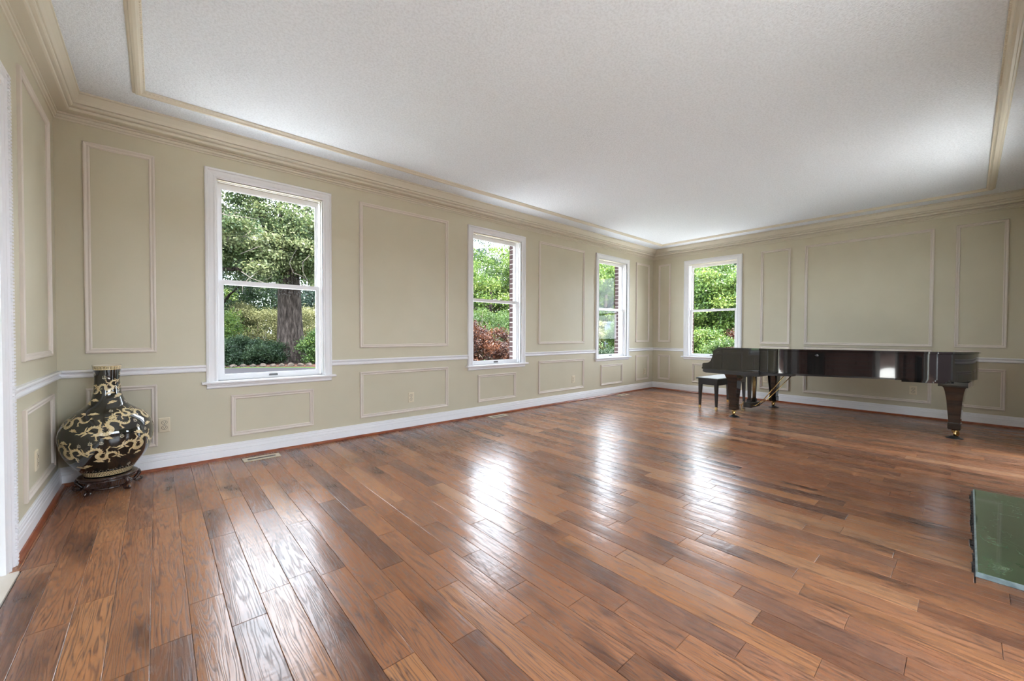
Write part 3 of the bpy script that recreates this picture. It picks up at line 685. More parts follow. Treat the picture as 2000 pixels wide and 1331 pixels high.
# pedal lyre
ly = (.68, .08); lx, lyy = ly
lyre = MB()
for s_ in (-.075, .075): lyre.loft([sq(lx+s_, lyy, .026, .565), sq(lx+s_, lyy, .022, .40), sq(lx+s_, lyy, .017, .17), sq(lx+s_, lyy, .026, .155), sq(lx+s_, lyy, .026, .115)])
lyre.build('lyre_post', M['satin'], piano)
MB().box((lx-.12, lyy-.045, .535), (lx+.12, lyy+.045, .565)).build('lyre_head', M['satin'], piano)
bx = MB(); bx.box((lx-.145, lyy-.05, .052), (lx+.145, lyy+.05, .112)); bx.box((lx-.15, lyy-.054, .112), (lx+.15, lyy+.054, .120)); lb_ = bx.build('pedal_box', M['satin'], piano)
for k in (-1, 0, 1):
    MB().prism([(-.01,.07),(.10,.066),(.135,.05),(.15,.046),(.155,.052),(.138,.062),(.10,.076),(-.01,.08)], lx+k*.05-.013, lx+k*.05+.013, 'x').build('pedal', M['brass'], lb_).location.y = lyy
    MB().tube([(lx+k*.03, lyy-.028, .12), (lx+k*.03, lyy-.028, .60)], .004, 6).build('pedal_rod', M['brass'], lb_)
for s_ in (-.09, .09):
    MB().tube([(lx+s_, lyy-.05, .085), (lx+s_*.6, lyy-.08, .082), (lx+s_*.9, lyy-.20, .20), (lx+s_*1.6, lyy-.50, .60)], .006, 6).build('lyre_brace', M['brass'], piano)

# ---- bench
bench = empty('piano_bench', tuple(Vector((PO[0],PO[1],0))+Matrix.Rotation(PR,3,'Z') @ Vector((.70,.505,0))), PR); tag(bench, 'dark wooden piano bench with tapered brass-tipped legs under the keyboard', 'bench')
mb = MB(); hx, hy = .455, .165
mb.loft([[(-hx,-hy,.425),(hx,-hy,.425),(hx,hy,.425),(-hx,hy,.425)],[(-hx,-hy,.437),(hx,-hy,.437),(hx,hy,.437),(-hx,hy,.437)],[(-hx+.012,-hy+.012,.446),(hx-.012,-hy+.012,.446),(hx-.012,hy-.012,.446),(-hx+.012,hy-.012,.446)]]); mb.build('seat', M['satin'], bench)
mb = MB(); hx, hy = .43, .14
for p, q in (((-hx,-hy,.345),(hx,-hy+.018,.425)),((-hx,hy-.018,.345),(hx,hy,.425)),((-hx,-hy,.345),(-hx+.018,hy,.425)),((hx-.018,-hy,.345),(hx,hy,.425))): mb.box(p, q)
mb.build('apron', M['satin'], bench)
for sx in (-1, 1):
    for sy in (-1, 1):
        lg = MB().loft([sq(sx*.407, sy*.117, .024, .425), sq(sx*.407, sy*.117, .022, .345), sq(sx*.412, sy*.122, .013, .035)]).build('leg', M['satin'], bench)
        MB().loft([sq(sx*.412, sy*.122, .0135, .036), sq(sx*.412, sy*.122, .012, .0)]).build('brass_tip', M['brass'], lg)
hk = MB().tube([(0,-.03,.004),(0,.0,.004),(.004,.004,.02),(.004,.004,.085),(.0,-.01,.098),(-.01,-.035,.09)], .005, 6).build('brass_hook', M['brass'], None, (6.775,-2.057,.001), .3)
tag(hk, 'small bent brass wire hook standing on the floor beside the piano pedals', 'hook')

# ================================================================== VASE
VX, VY = .262, -.245; VB = .106
vase = empty('floor_vase', (VX, VY, VB)); tag(vase, 'large black bottle vase painted with pale gold dragons', 'vase')
prof = [(.112,.0),(.118,.006),(.124,.018),(.136,.035),(.166,.074),(.195,.115),(.220,.170),(.2355,.235),(.2385,.284),(.232,.325),(.213,.368),(.190,.400),(.165,.424),(.135,.446),(.108,.468),(.090,.495),(.0785,.525),(.070,.565),(.0655,.605),(.0642,.65),(.066,.69),(.069,.72),(.0722,.743)]
PR2 = catmull(prof, 5)
PR2 = [(r_, max(0, z_)) for r_, z_ in PR2]
PR2a = np.array(PR2); seg = np.hypot(*np.diff(PR2a, axis=0).T); ARC = np.concatenate([[0], np.cumsum(seg)])
def vp(theta, s, off=.0009):
    r_ = np.interp(s, ARC, PR2a[:,0]); z_ = np.interp(s, ARC, PR2a[:,1])
    e = 1e-3; dr = np.interp(s+e, ARC, PR2a[:,0])-np.interp(s-e, ARC, PR2a[:,0]); dz = np.interp(s+e, ARC, PR2a[:,1])-np.interp(s-e, ARC, PR2a[:,1]); l_ = math.hypot(dr, dz) or 1
    nr, nz_ = dz/l_, -dr/l_
    return ((r_+nr*off)*math.cos(theta), (r_+nr*off)*math.sin(theta), z_+nz_*off)
mb = MB(); mb.lathe(PR2, 72, cap=False); mb.add([(0,0,0)]+[(PR2[0][0]*math.cos(2*math.pi*k/72), PR2[0][0]*math.sin(2*math.pi*k/72), 0) for k in range(72)], [tuple(range(72,0,-1))])
mb.build('body', M['glaze'], vase)
mb = MB(); mb.lathe([(.0722,.743),(.0735,.7455),(.0715,.747),(.066,.745),(.064,.70),(.060,.62)], 48, cap=False); mb.build('rim', M['cream'], vase)
def s_of_z(z): return float(np.interp(z, PR2a[:,1], ARC))
def band(z0, z1, name, mat, n=72, off=.0006):
    s0, s1 = s_of_z(z0), s_of_z(z1); mb = MB(); vs = []; fs = []; K = 5
    for i in range(K):
        for k in range(n): vs.append(vp(2*math.pi*k/n, s0+(s1-s0)*i/(K-1), off))
    for i in range(K-1):
        for k in range(n): fs.append((i*n+k, i*n+(k+1)%n, (i+1)*n+(k+1)%n, (i+1)*n+k))
    return mb.add(vs, fs, True).build(name, mat, vase)
band(.716, .742, 'rim_band', M['gold']); band(.008, .042, 'foot_band', M['gold'])
# Greek key pieces on the rim band and scrolls on the foot band
mb = MB()
def spatch(mb, pts2, theta0, s0, sc=1, rot=0, flip=1, off=.0012):
    """fan polygon, 2-D points in metres around (theta0,s0)"""
    r_ = float(np.interp(s0, ARC, PR2a[:,0])); c, q = math.cos(rot), math.sin(rot); out = []
    for x, y in pts2:
        x *= sc*flip; y *= sc; X = x*c-y*q; Y = x*q+y*c; out.append(vp(theta0+X/r_, s0+Y, off))
    return out
for k in range(26):
    th = 2*math.pi*k/26
    for (a, b, c, d_) in ((-.006,-.007,.006,-.005),(-.006,-.007,-.004,.006),(-.006,.004,.003,.006),(.001,-.002,.003,.006)):
        pts = spatch(mb, [(a,b),(c,b),(c,d_),(a,d_)], th, s_of_z(.729), 1, 0, 1, .0011); mb.add(pts, [(0,1,2,3)])
mb.build('rim_key_pattern', M['glaze'], vase)
mb = MB()
for k in range(60):
    th = 2*math.pi*k/60
    for j, zz in enumerate((.016, .027, .036)):
        pts = spatch(mb, [(.0045*math.cos(q), .003*math.sin(q)) for q in np.linspace(0, 2*math.pi, 7, endpoint=False)], th+(j%2)*.05, s_of_z(zz), 1, .5, 1, .0011); mb.add(pts, [tuple(range(7))])
tag(mb.build('foot_scroll_pattern', M['glaze'], vase), kind='stuff')
mb = MB()
for k in range(56):
    for j, zz in ((0,.052),(1,.060)):
        if j and k % 2: continue
        pts = spatch(mb, [(.0026*math.cos(q), .0026*math.sin(q)) for q in np.linspace(0, 2*math.pi, 8, endpoint=False)], 2*math.pi*(k+.5*j)/56, s_of_z(zz), 1, 0, 1, .001); mb.add(pts, [tuple(range(8))])
mb.build('dot_border', M['gold2'], vase)
def strip(mb, path, widths, th, s0, sc, rot, flip, off=.0011):
    vs = []; n = len(path)
    for i, (x, y) in enumerate(path):
        x0, y0 = path[max(i-1,0)]; x1, y1 = path[min(i+1,n-1)]; tx, ty = x1-x0, y1-y0; l_ = math.hypot(tx, ty) or 1; w_ = widths[i]/2
        for q in (-1, 0, 1): vs.append((x-ty/l_*w_*q, y+tx/l_*w_*q))
    pts = spatch(mb, vs, th, s0, sc, rot, flip, off); fs = []
    for i in range(n-1):
        for q in (0, 1): fs.append((i*3+q, i*3+q+1, (i+1)*3+q+1, (i+1)*3+q))
    mb.add(pts, fs, True)
def dragon(th, s0, sc, rot, flip):
    mb = MB(); mk = MB()
    body = catmull([(-.085,.030),(-.055,.042),(-.028,.018),(-.040,-.016),(-.012,-.036),(.018,-.018),(.010,.018),(.035,.036),(.065,.014),(.085,-.022),(.115,-.030),(.135,-.010)], 6)
    N_ = len(body); wd = [.8*(.013+.014*math.sin(min(1, i/N_*1.9)*math.pi*.5))*(1 if i < N_*.55 else max(.16, 1-(i/N_-.55)*1.9)) for i in range(N_)]
    strip(mb, body, wd, th, s0, sc, rot, flip)
    for i in range(3, N_-4, 2):                       # spines along the back
        x, y = body[i]; x1, y1 = body[i+1]; tx, ty = x1-x, y1-y; l_ = math.hypot(tx, ty) or 1; nx, ny = -ty/l_, tx/l_; w_ = wd[i]/2
        pts = spatch(mb, [(x+nx*w_*.8-tx/l_*.004, y+ny*w_*.8-ty/l_*.004), (x+nx*w_*.8+tx/l_*.004, y+ny*w_*.8+ty/l_*.004), (x+nx*(w_+.008)+tx/l_*.005, y+ny*(w_+.008)+ty/l_*.005)], th, s0, sc, rot, flip); mb.add(pts, [(0,1,2)])
    # head with jaws, horns, mane
    hx, hy = -.092, .026
    for poly in ([(0,.010),(-.016,.012),(-.034,.006),(-.038,.001),(-.018,.0),(0,-.004)], [(0,-.002),(-.016,-.005),(-.032,-.012),(-.030,-.015),(-.010,-.013),(.004,-.010)], [(-.006,.010),(.004,.026),(.018,.034),(.008,.020),(.004,.008)], [(.002,.006),(.020,.022),(.036,.024),(.020,.012),(.010,.0)], [(.004,-.006),(.016,-.020),(.030,-.022),(.020,-.010),(.012,-.002)], [(-.030,.006),(-.046,.016),(-.056,.014),(-.046,.010),(-.036,.002)]):
        pts = spatch(mb, [(hx+a, hy+b) for a, b in poly], th, s0, sc, rot, flip); mb.add(pts, [tuple(range(len(pts)))])
    for (x, y, dx, dy) in ((-.040,-.010,-.030,-.030),(-.024,.030,.010,.040),(.014,.0,-.022,.018),(.050,.028,.030,.026),(.075,-.004,-.010,-.034)):
        kx, ky = x+dx*.55+dy*.25, y+dy*.55-dx*.25; ex, ey = x+dx, y+dy
        strip(mb, [(x,y),(kx,ky),(ex,ey)], [.011,.009,.006], th, s0, sc, rot, flip)
        ang = math.atan2(dy, dx)
        for q in (-1.1, -.4, .3, 1.0):
            c_, s_ = math.cos(ang+q), math.sin(ang+q); pts = spatch(mb, [(ex-s_*.0022, ey+c_*.0022), (ex+s_*.0022, ey-c_*.0022), (ex+c_*.013, ey+s_*.013)], th, s0, sc, rot, flip); mb.add(pts, [(0,1,2)])
    for q in (-.7, -.25, .2, .65):                    # tail tuft
        c_, s_ = math.cos(.5+q), math.sin(.5+q); ex, ey = body[-1]; pts = spatch(mb, [(ex-s_*.003, ey+c_*.003), (ex+s_*.003, ey-c_*.003), (ex+c_*.022, ey+s_*.022)], th, s0, sc, rot, flip); mb.add(pts, [(0,1,2)])
    o = mb.build('dragon_motif', M['gold'], vase)
    for i in range(4, N_-10, 2):                      # belly scales, drawn dark
        x, y = body[i]; x1, y1 = body[i+1]; tx, ty = x1-x, y1-y; l_ = math.hypot(tx, ty) or 1; nx, ny = -ty/l_, tx/l_; w_ = wd[i]/2
        pts = spatch(mk, [(x-nx*w_*.7-tx/l_*.0006, y-ny*w_*.7), (x-nx*w_*.7+tx/l_*.0009, y-ny*w_*.7), (x+nx*w_*.15+tx/l_*.002, y+ny*w_*.15), (x+nx*w_*.15+tx/l_*.0008, y+ny*w_*.15)], th, s0, sc, rot, flip, .0016); mk.add(pts, [(0,1,2,3)])
    pts = spatch(mk, [(hx-.012+.002*math.cos(q), hy+.006+.002*math.sin(q)) for q in np.linspace(0, 6.28, 7)[:-1]], th, s0, sc, rot, flip, .0016); mk.add(pts, [tuple(range(6))])
    tag(mk.build('scale_lines', M['glaze'], o), kind='stuff')
def cloud(th, s0, sc, rot):
    mb = MB()
    for (x, y, rx, ry) in ((0,0,.022,.007),(-.012,.006,.010,.006),(.006,.008,.011,.007),(.018,.003,.010,.005),(-.022,-.004,.012,.004),(.024,-.005,.014,.004),(.0,-.007,.012,.004)):
        pts = spatch(mb, [(x+rx*math.cos(q), y+ry*math.sin(q)) for q in np.linspace(0, 2*math.pi, 10, endpoint=False)], th, s0, sc, rot, 1); mb.add(pts, [tuple(range(10))])
    mb.build('cloud_motif', M['gold'], vase)
def flame(th, s0, sc):
    mb = MB()
    for x, h_ in ((-.009,.016),(0,.024),(.009,.016)):
        strip(mb, [(x,0),(x+.002,h_*.4),(x-.002,h_*.75),(x+.001,h_)], [.0045,.0035,.0025,.0006], th, s0, sc, 0, 1)
    ring = [( .0125*math.cos(q), -.003+.008*math.sin(q)) for q in np.linspace(math.pi*.95, math.pi*2.05, 12)]
    strip(mb, ring, [.0045]*12, th, s0, sc, 0, 1)
    mb.build('flame_motif', M['gold2'], vase)
T0 = math.atan2(CAM.y-VY, CAM.x-VX)               # side that faces the room
rv = random.Random(5)
drg = [(.02,.60,.66,.35,-1),(-.02,.345,1.0,.45,1),(.72,.215,1.0,.25,1),(-.95,.20,1.0,-.35,-1),(1.2,.40,.9,-.4,-1),(2.1,.30,1.0,.3,1),(3.1,.22,1.05,.2,-1),(-2.0,.33,1.0,-.3,1),(3.2,.58,.6,.3,1),(-1.0,.385,.85,.3,1),(-.15,.175,.85,-.5,-1),(.55,.425,.7,.5,1),(1.9,.60,.6,.4,1),(-1.7,.60,.6,-.4,-1),(1.75,.19,.9,-.3,1),(-1.9,.17,.9,.3,-1)]
for dth, z, sc, rot, fl in drg: dragon(T0+dth, s_of_z(z), sc, rot, fl)
placed = []
for k in range(90):
    for tr_ in range(60):
        dth = rv.uniform(-3.1, 3.1); z = rv.uniform(.07, .70); sz_ = z
        r_ = float(np.interp(z, PR2a[:,1], PR2a[:,0]))
        ok_ = all(math.hypot((dth-a)*r_, (z-b)*1.1) > .040 for a, b in placed) and all(math.hypot((dth-a)*r_*.55, (z-b)*1.25) > .048*c_ for a, b, c_, _, _ in drg)
        if ok_: break
    if not ok_: continue
    placed.append((dth, z))
    if k % 3 == 0: cloud(T0+dth, s_of_z(z), rv.uniform(.7, .95), rv.uniform(-.35, .35))
    else: flame(T0+dth, s_of_z(z), rv.uniform(.62, .8))
# carved stand
st = empty('vase_stand', (VX, VY, 0)); tag(st, 'round carved dark rosewood stand with scrolled feet under the black vase', 'stand')
MB().lathe([(.118,.0),(.140,.0),(.150,-.003),(.153,-.009),(.148,-.015),(.135,-.017),(.118,-.017)][::-1]+[(.118,0)], 48, (0,0,.1055), cap=False).build('top_ring', M['rosewood'], st)
MB().lathe([(.0,.083),(.140,.083),(.140,.088),(.0,.088)], 40, cap=False).build('base_board', M['rosewood'], st)
MB().lathe([(.130,.073),(.141,.073),(.144,.078),(.141,.084),(.130,.084)], 40, cap=False).build('apron', M['rosewood'], st)
MB().lathe([(.108,.020),(.121,.020),(.123,.026),(.121,.032),(.108,.032),(.108,.020)], 40, cap=False).build('stretcher_ring', M['rosewood'], st)
for k in range(5):
    a = R(20+72*k); c, s_ = math.cos(a), math.sin(a)
    pts = [(.138,.082),(.158,.076),(.164,.058),(.148,.036),(.138,.022),(.144,.010),(.164,.008),(.180,.014),(.178,.024)]
    pts = catmull(pts, 4); lg = MB().tube([(r_*c, r_*s_, z_) for r_, z_ in pts], [max(.0065, .013-.007*i/len(pts)) for i in range(len(pts))], 8).build('leg', M['rosewood'], st)
    MB().lathe([(.002,-.007),(.007,-.003),(.007,.003),(.002,.007)], 10, (.176*c, .176*s_, .025)).build('foot_scroll', M['rosewood'], lg)
    MB().tube([(.140*c,.140*s_,.026),(.118*c,.118*s_,.026)], .006, 6).build('spoke', M['rosewood'], st)
    MB().lathe([(.006,0),(.010,.003),(.008,.008)], 10, (.150*c, .150*s_, .0005)).build('foot', M['rosewood'], lg)

# ================================================================== OUTSIDE
GZ = -.25
g = MB().box((-60,-60,GZ-.2),(110,110,GZ)).build('ground', M['lawn']); tag(g, 'green lawn outside the windows', kind='structure')
def patch(name, pts, mat, z0, z1, label):
    o = MB().prism(pts, z0, z1, 'z').build(name, M[mat]); return tag(o, label, kind='structure')
pa = lambda b, d: tuple(pos_at(b, d)[:2])
patch('driveway', [pa(-6,8),pa(-6,19.0),pa(4,18.6),pa(9,18.0),pa(14,17.2),pa(21,15.6),pa(28,12.5),pa(28,8)], 'asphalt', GZ-.05, GZ+.01, 'grey asphalt driveway outside the first window')
patch('mulch_bed', [pa(-6,19.4),pa(4,19.0),pa(9,18.4),pa(14,17.6),pa(21,16.0),pa(24,19),pa(20,24),pa(-6,24)], 'mulch', GZ-.05, GZ+.02, 'brown mulch bed around the oak')
patch('bounce_walk', [(-4,.26),(L+.26,.26),(L+.26,-5.3),(L+3.2,-5.3),(L+3.2,3.4),(-4,3.4)], 'bounce_paving', GZ-.05, GZ+.012, 'unseen pale slabs added along the house to bounce daylight in')  # added below sight as a neutral reflector for the windows
patch('bounce_terrace', [(-9,-5.4),(L+8,-5.4),(L+8,-8.2),(-9,-8.2)], 'bounce_paving', GZ-.05, GZ+.012, 'unseen pale slabs added behind the house to bounce daylight in')  # added out of view, throws daylight up to the ceiling
patch('reflection_bed', [(-45,-8.3),(18,-8.3),(18,-12.95),(-45,-12.95)], 'mulch', GZ-.05, GZ+.008, 'unseen brown mulch bed added to dull the piano reflections')  # added dark ground so the piano side reflects a dull brown
def leaf_mesh(name, P, size, tone, mat, elong=1.7, nrm_bias=None):
    """P (n,3) leaf centres -> diamond leaves with random facing"""
    size = size*.46; n = len(P); d = rng.normal(size=(n,3)); d[:,2] -= .35; d /= np.linalg.norm(d, axis=1)[:,None]
    q = rng.normal(size=(n,3)); q[:,2] += .9
    e = np.cross(d, q); e /= np.linalg.norm(e, axis=1)[:,None]+1e-9
    sz = (size*rng.uniform(.6, 1.3, n))[:,None]
    V = np.stack([P-d*sz*elong*.5, P+e*sz*.5, P+d*sz*elong*.5, P-e*sz*.5], 1).reshape(-1,3).astype('f')
    me = bpy.data.meshes.new(name); me.vertices.add(4*n); me.vertices.foreach_set('co', V.ravel())
    me.loops.add(4*n); me.loops.foreach_set('vertex_index', np.arange(4*n, dtype='i')); me.polygons.add(n); me.polygons.foreach_set('loop_start', np.arange(0, 4*n, 4, dtype='i'))
    me.update(calc_edges=True)
    a = me.attributes.new('tone', 'FLOAT', 'POINT'); a.data.foreach_set('value', np.repeat(np.clip(tone, 0, 1), 4).astype('f'))
    me.materials.append(M[mat]); return me
def foliage(centre, radii, nclump, nleaf, clump, shell=.55):
    """clumped leaf cloud inside an ellipsoid"""
    nleaf = int(nleaf*3.3); nclump = int(nclump*1.5); clump *= .72
    c = rng.normal(size=(nclump,3)); c /= np.linalg.norm(c, axis=1)[:,None]; c *= (rng.uniform(shell, 1, nclump)**.7)[:,None]
    c = c*np.array(radii)+np.array(centre); k = rng.integers(0, nclump, nleaf)
    o = rng.normal(size=(nleaf,3))*clump*np.array([1,1,.6])
    ct = rng.uniform(-.36, .36, nclump)
    return c[k]+o, .5+ct[k]+rng.normal(0, .2, nleaf)
def tree(name, label, b, dist, radii, cz, leaf, mat, nclump=70, nleaf=9000, clump=.35, trunk=.12, cat='tree', group=None, twigs=0, base=GZ, bmat='bark', elong=1.7, shell=.5, limbs=5):
    o = pos_at(b, dist, base); e = empty(name, o); tag(e, label, cat, group)
    P, tn_ = foliage((0,0,cz-base), radii, nclump, nleaf, clump, shell)
    keep = P[:,2] > .03; P = P[keep]; tn_ = tn_[keep]
    fo = bpy.data.objects.new('foliage', leaf_mesh('foliage', P, leaf, tn_, mat, elong)); COL.objects.link(fo); fo.parent = e
    h_ = cz-base
    if trunk:
        pts = [(0,0,-.1),(trunk*.1,0,h_*.3),(-trunk*.2,trunk*.2,h_*.65),(0,0,h_+radii[2]*.3)]
        MB().tube(pts, [trunk*1.35, trunk, trunk*.8, trunk*.3], 10).build('trunk', M[bmat], e)
        for k in range(limbs):
            a = rng.uniform(0, 6.28); z0 = h_*rng.uniform(.45, .9)
            MB().tube([(0,0,z0),(math.cos(a)*radii[0]*.4, math.sin(a)*radii[1]*.4, z0+radii[2]*.25),(math.cos(a)*radii[0]*.8, math.sin(a)*radii[1]*.8, z0+radii[2]*.4)], [trunk*.45, trunk*.3, trunk*.1], 6).build('branch', M[bmat], e)
    for k in range(twigs):
        a = rng.uniform(0, 6.28); p0 = Vector((rng.normal()*radii[0]*.5, rng.normal()*radii[1]*.5, h_-radii[2]*rng.uniform(.0,.8))); pts = [p0]
        dr = Vector((math.cos(a), math.sin(a), rng.uniform(-.5,.3)))
        for q in range(4): dr = (dr+Vector(rng.normal(size=3))*.45).normalized(); pts.append(pts[-1]+dr*.35)
        MB().tube([tuple(p) for p in pts], [.015,.013,.010,.007,.003], 5).build('twig', M['twig'], e)
    return e
# --- first window: the oak and its bed
oak = empty('oak_tree', pos_at(12.67, 20.5, GZ)); tag(oak, 'big oak with a thick grey trunk seen through the first window', 'tree')
MB().tube([(0,0,-.1),(0,0,.15),(.0,0,.6),(-.02,0,1.6),(-.05,0,3.2),(-.08,0,4.6)], [.92,.72,.57,.50,.45,.40], 20).build('trunk', M['bark'], oak)
for pts, rr in (([(-.06,0,4.3),(-.8,-.2,5.6),(-1.6,-.4,7.4)], [.30,.20,.10]), ([(-.06,0,4.4),(.5,.2,6.0),(.9,.1,7.6)], [.28,.18,.08]), ([(-.05,0,3.5),(-1.4,-.5,3.9),(-3.2,-.9,3.7)], [.16,.10,.04]), ([(-.05,0,3.7),(1.3,-.4,4.6),(2.6,-.6,4.9)], [.16,.10,.04]), ([(-.06,0,4.0),(-.4,-1.0,5.2),(-.8,-2.0,6.0)], [.2,.12,.05])):
    MB().tube(catmull(pts, 4), [float(np.interp(i/8, [0,.5,1], rr)) for i in range(9)], 9).build('branch', M['bark'], oak)
P1, t1 = foliage((-.6,-.3,5.6), (4.3,2.6,2.3), 120, 15000, .38, .35); P2, t2 = foliage((-.3,-1.8,4.6), (2.9,.9,1.2), 40, 5200, .30, .2)
P1 = np.vstack([P1,P2]); t1 = np.concatenate([t1, t2+.2]); keep = (P1[:,2] > 2.7) & (P1[:,2] < 8.6)
fo = bpy.data.objects.new('foliage', leaf_mesh('foliage', P1[keep], .15, t1[keep], 'leaf_oak', 1.8)); COL.objects.link(fo); fo.parent = oak
for k in range(26):
    p0 = Vector((rng.uniform(-3,2.4), rng.uniform(-2.6,-1.2), rng.uniform(3.2,6))); dr = Vector((rng.normal(), -.2, rng.uniform(-.9,.2))); pts = [p0]
    for q in range(4): dr = (dr+Vector(rng.normal(size=3))*.4).normalized(); pts.append(pts[-1]+dr*.38)
    MB().tube([tuple(p) for p in pts], [.015,.013,.010,.007,.003], 5).build('dead_twig', M['twig'], oak)
G1 = 'trees beyond the windows'
tree('broadleaf_tree', 'tall dark green tree at the left of the first window', 5.2, 26, (2.8,2.4,3.6), 4.2, .17, 'leaf_dark', 90, 9000, .45, .2, group=G1)
tree('broadleaf_tree', 'mid green tree behind the oak trunk', 11.0, 33, (4.5,3,4.6), 5.2, .22, 'leaf_mid', 90, 9000, .6, .25, group=G1)
tree('broadleaf_tree', 'bluish green tree at the right of the first window', 17.0, 30, (4,3,4.5), 4.8, .2, 'leaf_blue', 90, 9000, .55, .2, group=G1)
tree('broadleaf_tree', 'light green young tree at the far left of the first window', 3.6, 30, (3,2.4,1.9), 1.9, .16, 'leaf_lime', 60, 6500, .4, .12, group=G1)
tree('spreading_shrub', 'pale olive feathery shrub left of the oak trunk', 9.2, 25.0, (2.0,1.4,1.35), 1.2, .085, 'leaf_olive', 90, 13000, .30, .06, 'shrub', twigs=10, limbs=3)
tree('spreading_shrub', 'olive brown shrub right of the oak trunk', 16.2, 25.0, (1.5,1.3,1.5), 1.4, .09, 'leaf_olive', 60, 7000, .3, .05, 'shrub', twigs=6, limbs=3)
tree('juniper_shrub', 'low dark green juniper beside the driveway stones', 8.35, 19.9, (1.35,.8,.6), .25, .07, 'leaf_dark', 70, 9000, .20, .04, 'shrub', limbs=0, elong=2.6)
tree('leafy_shrub', 'bright green leafy shrub right of the oak base', 15.9, 19.2, (.7,.6,.7), .45, .10, 'leaf_mid', 40, 4200, .2, .03, 'shrub', limbs=0)
tree('leafy_shrub', 'light green shrub below the utility pole', 5.4, 21.4, (.9,.8,1.1), 1.0, .1, 'leaf_lime', 40, 4800, .25, .04, 'shrub', limbs=0)
up = empty('utility_pole', pos_at(6.55, 36, GZ)); tag(up, 'thin weathered utility pole at the left of the first window', 'pole')
MB().tube([(0,0,-.1),(0,0,5.2)], [.15,.12], 10).build('pole', M['pole'], up); MB().box((-.9,-.05,4.3),(.9,.05,4.42)).build('cross_arm', M['pole'], up)
for z_ in (3.2, 3.9, 4.42): MB().tube([(-9,3,z_+.2),(0,0,z_),(9,-3,z_+.2)], .02, 5).build('cable', M['rubber'], up)
for k in range(10):
    b = 5.7+k*1.0+rng.uniform(-.05,.05); dd_ = 18.75-.055*max(0,b-5)**1.15; s_ = rng.uniform(.105,.135)
    bm = bmesh.new(); bmesh.ops.create_icosphere(bm, subdivisions=2, radius=1)
    for v_ in bm.verts: v_.co *= 1+rng.normal()*.09
    me = bpy.data.meshes.new('edging_stone'); bm.to_mesh(me); bm.free(); me.materials.append(M['stone'])
    o = bpy.data.objects.new('edging_stone', me); COL.objects.link(o); o.location = pos_at(b, dd_, GZ+s_*.28); o.scale = (s_*rng.uniform(.95,1.1), s_, s_*.8); o.rotation_euler.z = rng.uniform(0,3)
    tag(o, 'rounded fieldstone edging the driveway under the oak', 'stone', 'fieldstones edging the driveway')
# --- second window
tree('japanese_maple', 'low mounded red leaved maple outside the middle window', 36.2, 8.6, (1.0,.95,.85), .45, .045, 'leaf_red', 110, 15000, .11, .05, 'tree', limbs=4, elong=3.2, shell=.6)
tree('broadleaf_tree', 'tall pale green tree filling the middle window', 38.5, 24, (3.2,2.6,2.6), 3.6, .16, 'leaf_lime', 100, 11000, .38, .16, group=G1, twigs=10)
tree('broadleaf_tree', 'bluish tree behind the top of the middle window', 36.0, 34, (4.5,3,4.2), 5.2, .2, 'leaf_blue', 90, 9000, .5, .2, group=G1)
tree('broadleaf_tree', 'mid green tree at the right of the middle window', 43.0, 28, (3.6,3,3.4), 3.7, .18, 'leaf_mid', 90, 9500, .45, .18, group=G1)
tree('bare_shrub', 'shrub with pale bare branches above the red maple', 38.0, 15, (1.0,.8,.9), 1.2, .07, 'leaf_mid', 30, 2600, .16, .05, 'shrub', twigs=22, limbs=2)
tree('leafy_shrub', 'round green shrub at the lower right of the middle window', 41.2, 17.2, (1.0,.8,1.0), .95, .09, 'leaf_mid', 45, 6500, .22, .05, 'shrub', limbs=0)
tree('leafy_shrub', 'dark green hedge plant behind the lawn of the middle window', 40.4, 23.2, (1.9,.9,.8), .6, .1, 'leaf_dark', 45, 6000, .25, .05, 'shrub', limbs=0)
fc = empty('board_fence', pos_at(41.0, 20.3, GZ), -R(45)); tag(fc, 'short pale cedar fence behind the lawn', 'fence')
for k in range(13): MB().box((-1.3+k*.2, -.012, .05), (-1.3+k*.2+.185, .012, .62)).build('board', M['fence'], fc)
MB().box((-1.3,.012,.18),(1.3,.05,.26)).box((-1.3,.012,.45),(1.3,.05,.53)).build('rail', M['fence'], fc)
# --- third window
tree('broadleaf_tree', 'pale green maple filling the top of the third window', 54.6, 20, (2.4,2.2,1.9), 2.75, .15, 'leaf_lime', 90, 10000, .30, .14, group=G1)
tree('broadleaf_tree', 'bluish green tree behind the third window', 57.0, 27, (3.8,3,2.8), 3.2, .18, 'leaf_blue', 80, 9000, .42, .18, group=G1)
tree('broadleaf_tree', 'mid green tree left behind the third window', 51.6, 25, (3,2.5,2.6), 3.0, .17, 'leaf_mid', 80, 8500, .4, .18, group=G1)
tree('clipped_hedge', 'dark green hedge at the bottom of the third window', 54.9, 12.4, (.6,.45,.42), .22, .06, 'leaf_dark', 60, 8000, .12, .03, 'hedge', limbs=0)
tree('leafy_shrub', 'bright green shrub at the right edge of the third window', 56.3, 14.0, (.34,.34,.7), .75, .07, 'leaf_mid', 25, 3200, .12, .03, 'shrub', limbs=0)
tree('leafy_shrub', 'mottled green shrub at the left edge of the third window', 53.9, 15.2, (.5,.5,.85), .7, .08, 'leaf_olive', 25, 3600, .15, .03, 'shrub', limbs=0)
pl_ = empty('standin_pillar', pos_at(55.0, 17, GZ), .3); tag(pl_, 'pale grey pillar, made-up stand-in for a pale patch in the third window', 'pillar')  # made-up shape, stands in for a pale upright patch in the pane
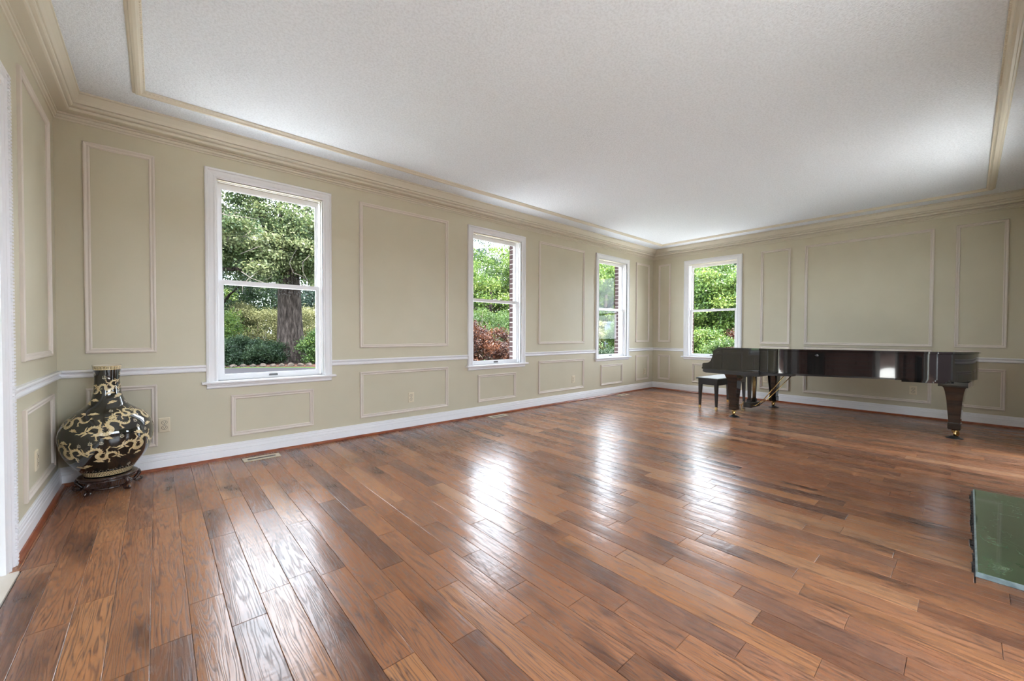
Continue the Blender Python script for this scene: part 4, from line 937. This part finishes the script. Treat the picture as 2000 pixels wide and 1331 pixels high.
MB().box((-.22,-.22,.0),(.22,.22,.78)).build('plinth', M['pale'], pl_); MB().box((-.14,-.14,.78),(.14,.14,1.75)).build('shaft', M['pale'], pl_); MB().box((-.18,-.18,1.75),(.18,.18,1.83)).build('cap', M['pale'], pl_)
# --- fourth window
tree('broadleaf_tree', 'bright green maple filling the end wall window', 68.6, 17.5, (2.1,2.0,1.55), 2.15, .13, 'leaf_lime', 110, 12500, .26, .12, group=G1)
tree('broadleaf_tree', 'mid green tree at the left of the end wall window', 64.4, 19.5, (2.2,2,2.0), 2.2, .14, 'leaf_mid', 80, 8500, .3, .12, group=G1)
tree('broadleaf_tree', 'dark green tree behind the end wall window', 69.5, 25, (4.5,4,2.8), 2.9, .18, 'leaf_dark', 90, 9500, .5, .18, group=G1)
tree('broadleaf_tree', 'mid green tree at the right of the end wall window', 74.0, 20, (2.4,2.2,2.1), 2.3, .14, 'leaf_mid', 80, 8500, .3, .12, group=G1)
tree('leafy_shrub', 'lime green shrub low in the end wall window', 66.9, 13.6, (.5,.5,.7), .55, .08, 'leaf_lime', 45, 6000, .16, .04, 'shrub', limbs=0)
tree('leafy_shrub', 'reddish tinged shrub at the lower right of the end wall window', 71.2, 14.2, (.4,.4,.6), .75, .075, 'leaf_red', 30, 2600, .16, .04, 'shrub', limbs=2)
tree('leafy_shrub', 'mid green shrub between the lime shrub and the reddish one', 69.1, 12.2, (.5,.45,.55), .38, .075, 'leaf_mid', 40, 5000, .15, .04, 'shrub', limbs=0)

tree('broadleaf_tree', 'dark green thicket far behind the olive shrub of the first window', 9.5, 40, (5.5,2,3.2), 2.4, .22, 'leaf_dark', 80, 7000, .6, .2, group=G1)
tag(MB().box((-45,-13.2,GZ-.1),(18,-13,2.4)).box((-45,-13.26,2.4),(18,-12.94,2.48)).build('wall_for_reflection', M['brick']), 'unseen brick wall added to darken the piano reflections', kind='structure')  # added out of view to give the piano a dark pinkish reflection
tree('broadleaf_tree', 'mid green tree beyond the driveway left of the first window', -1.5, 30, (3.2,2.6,3.6), 4.0, .18, 'leaf_mid', 80, 7000, .5, .2, group=G1)
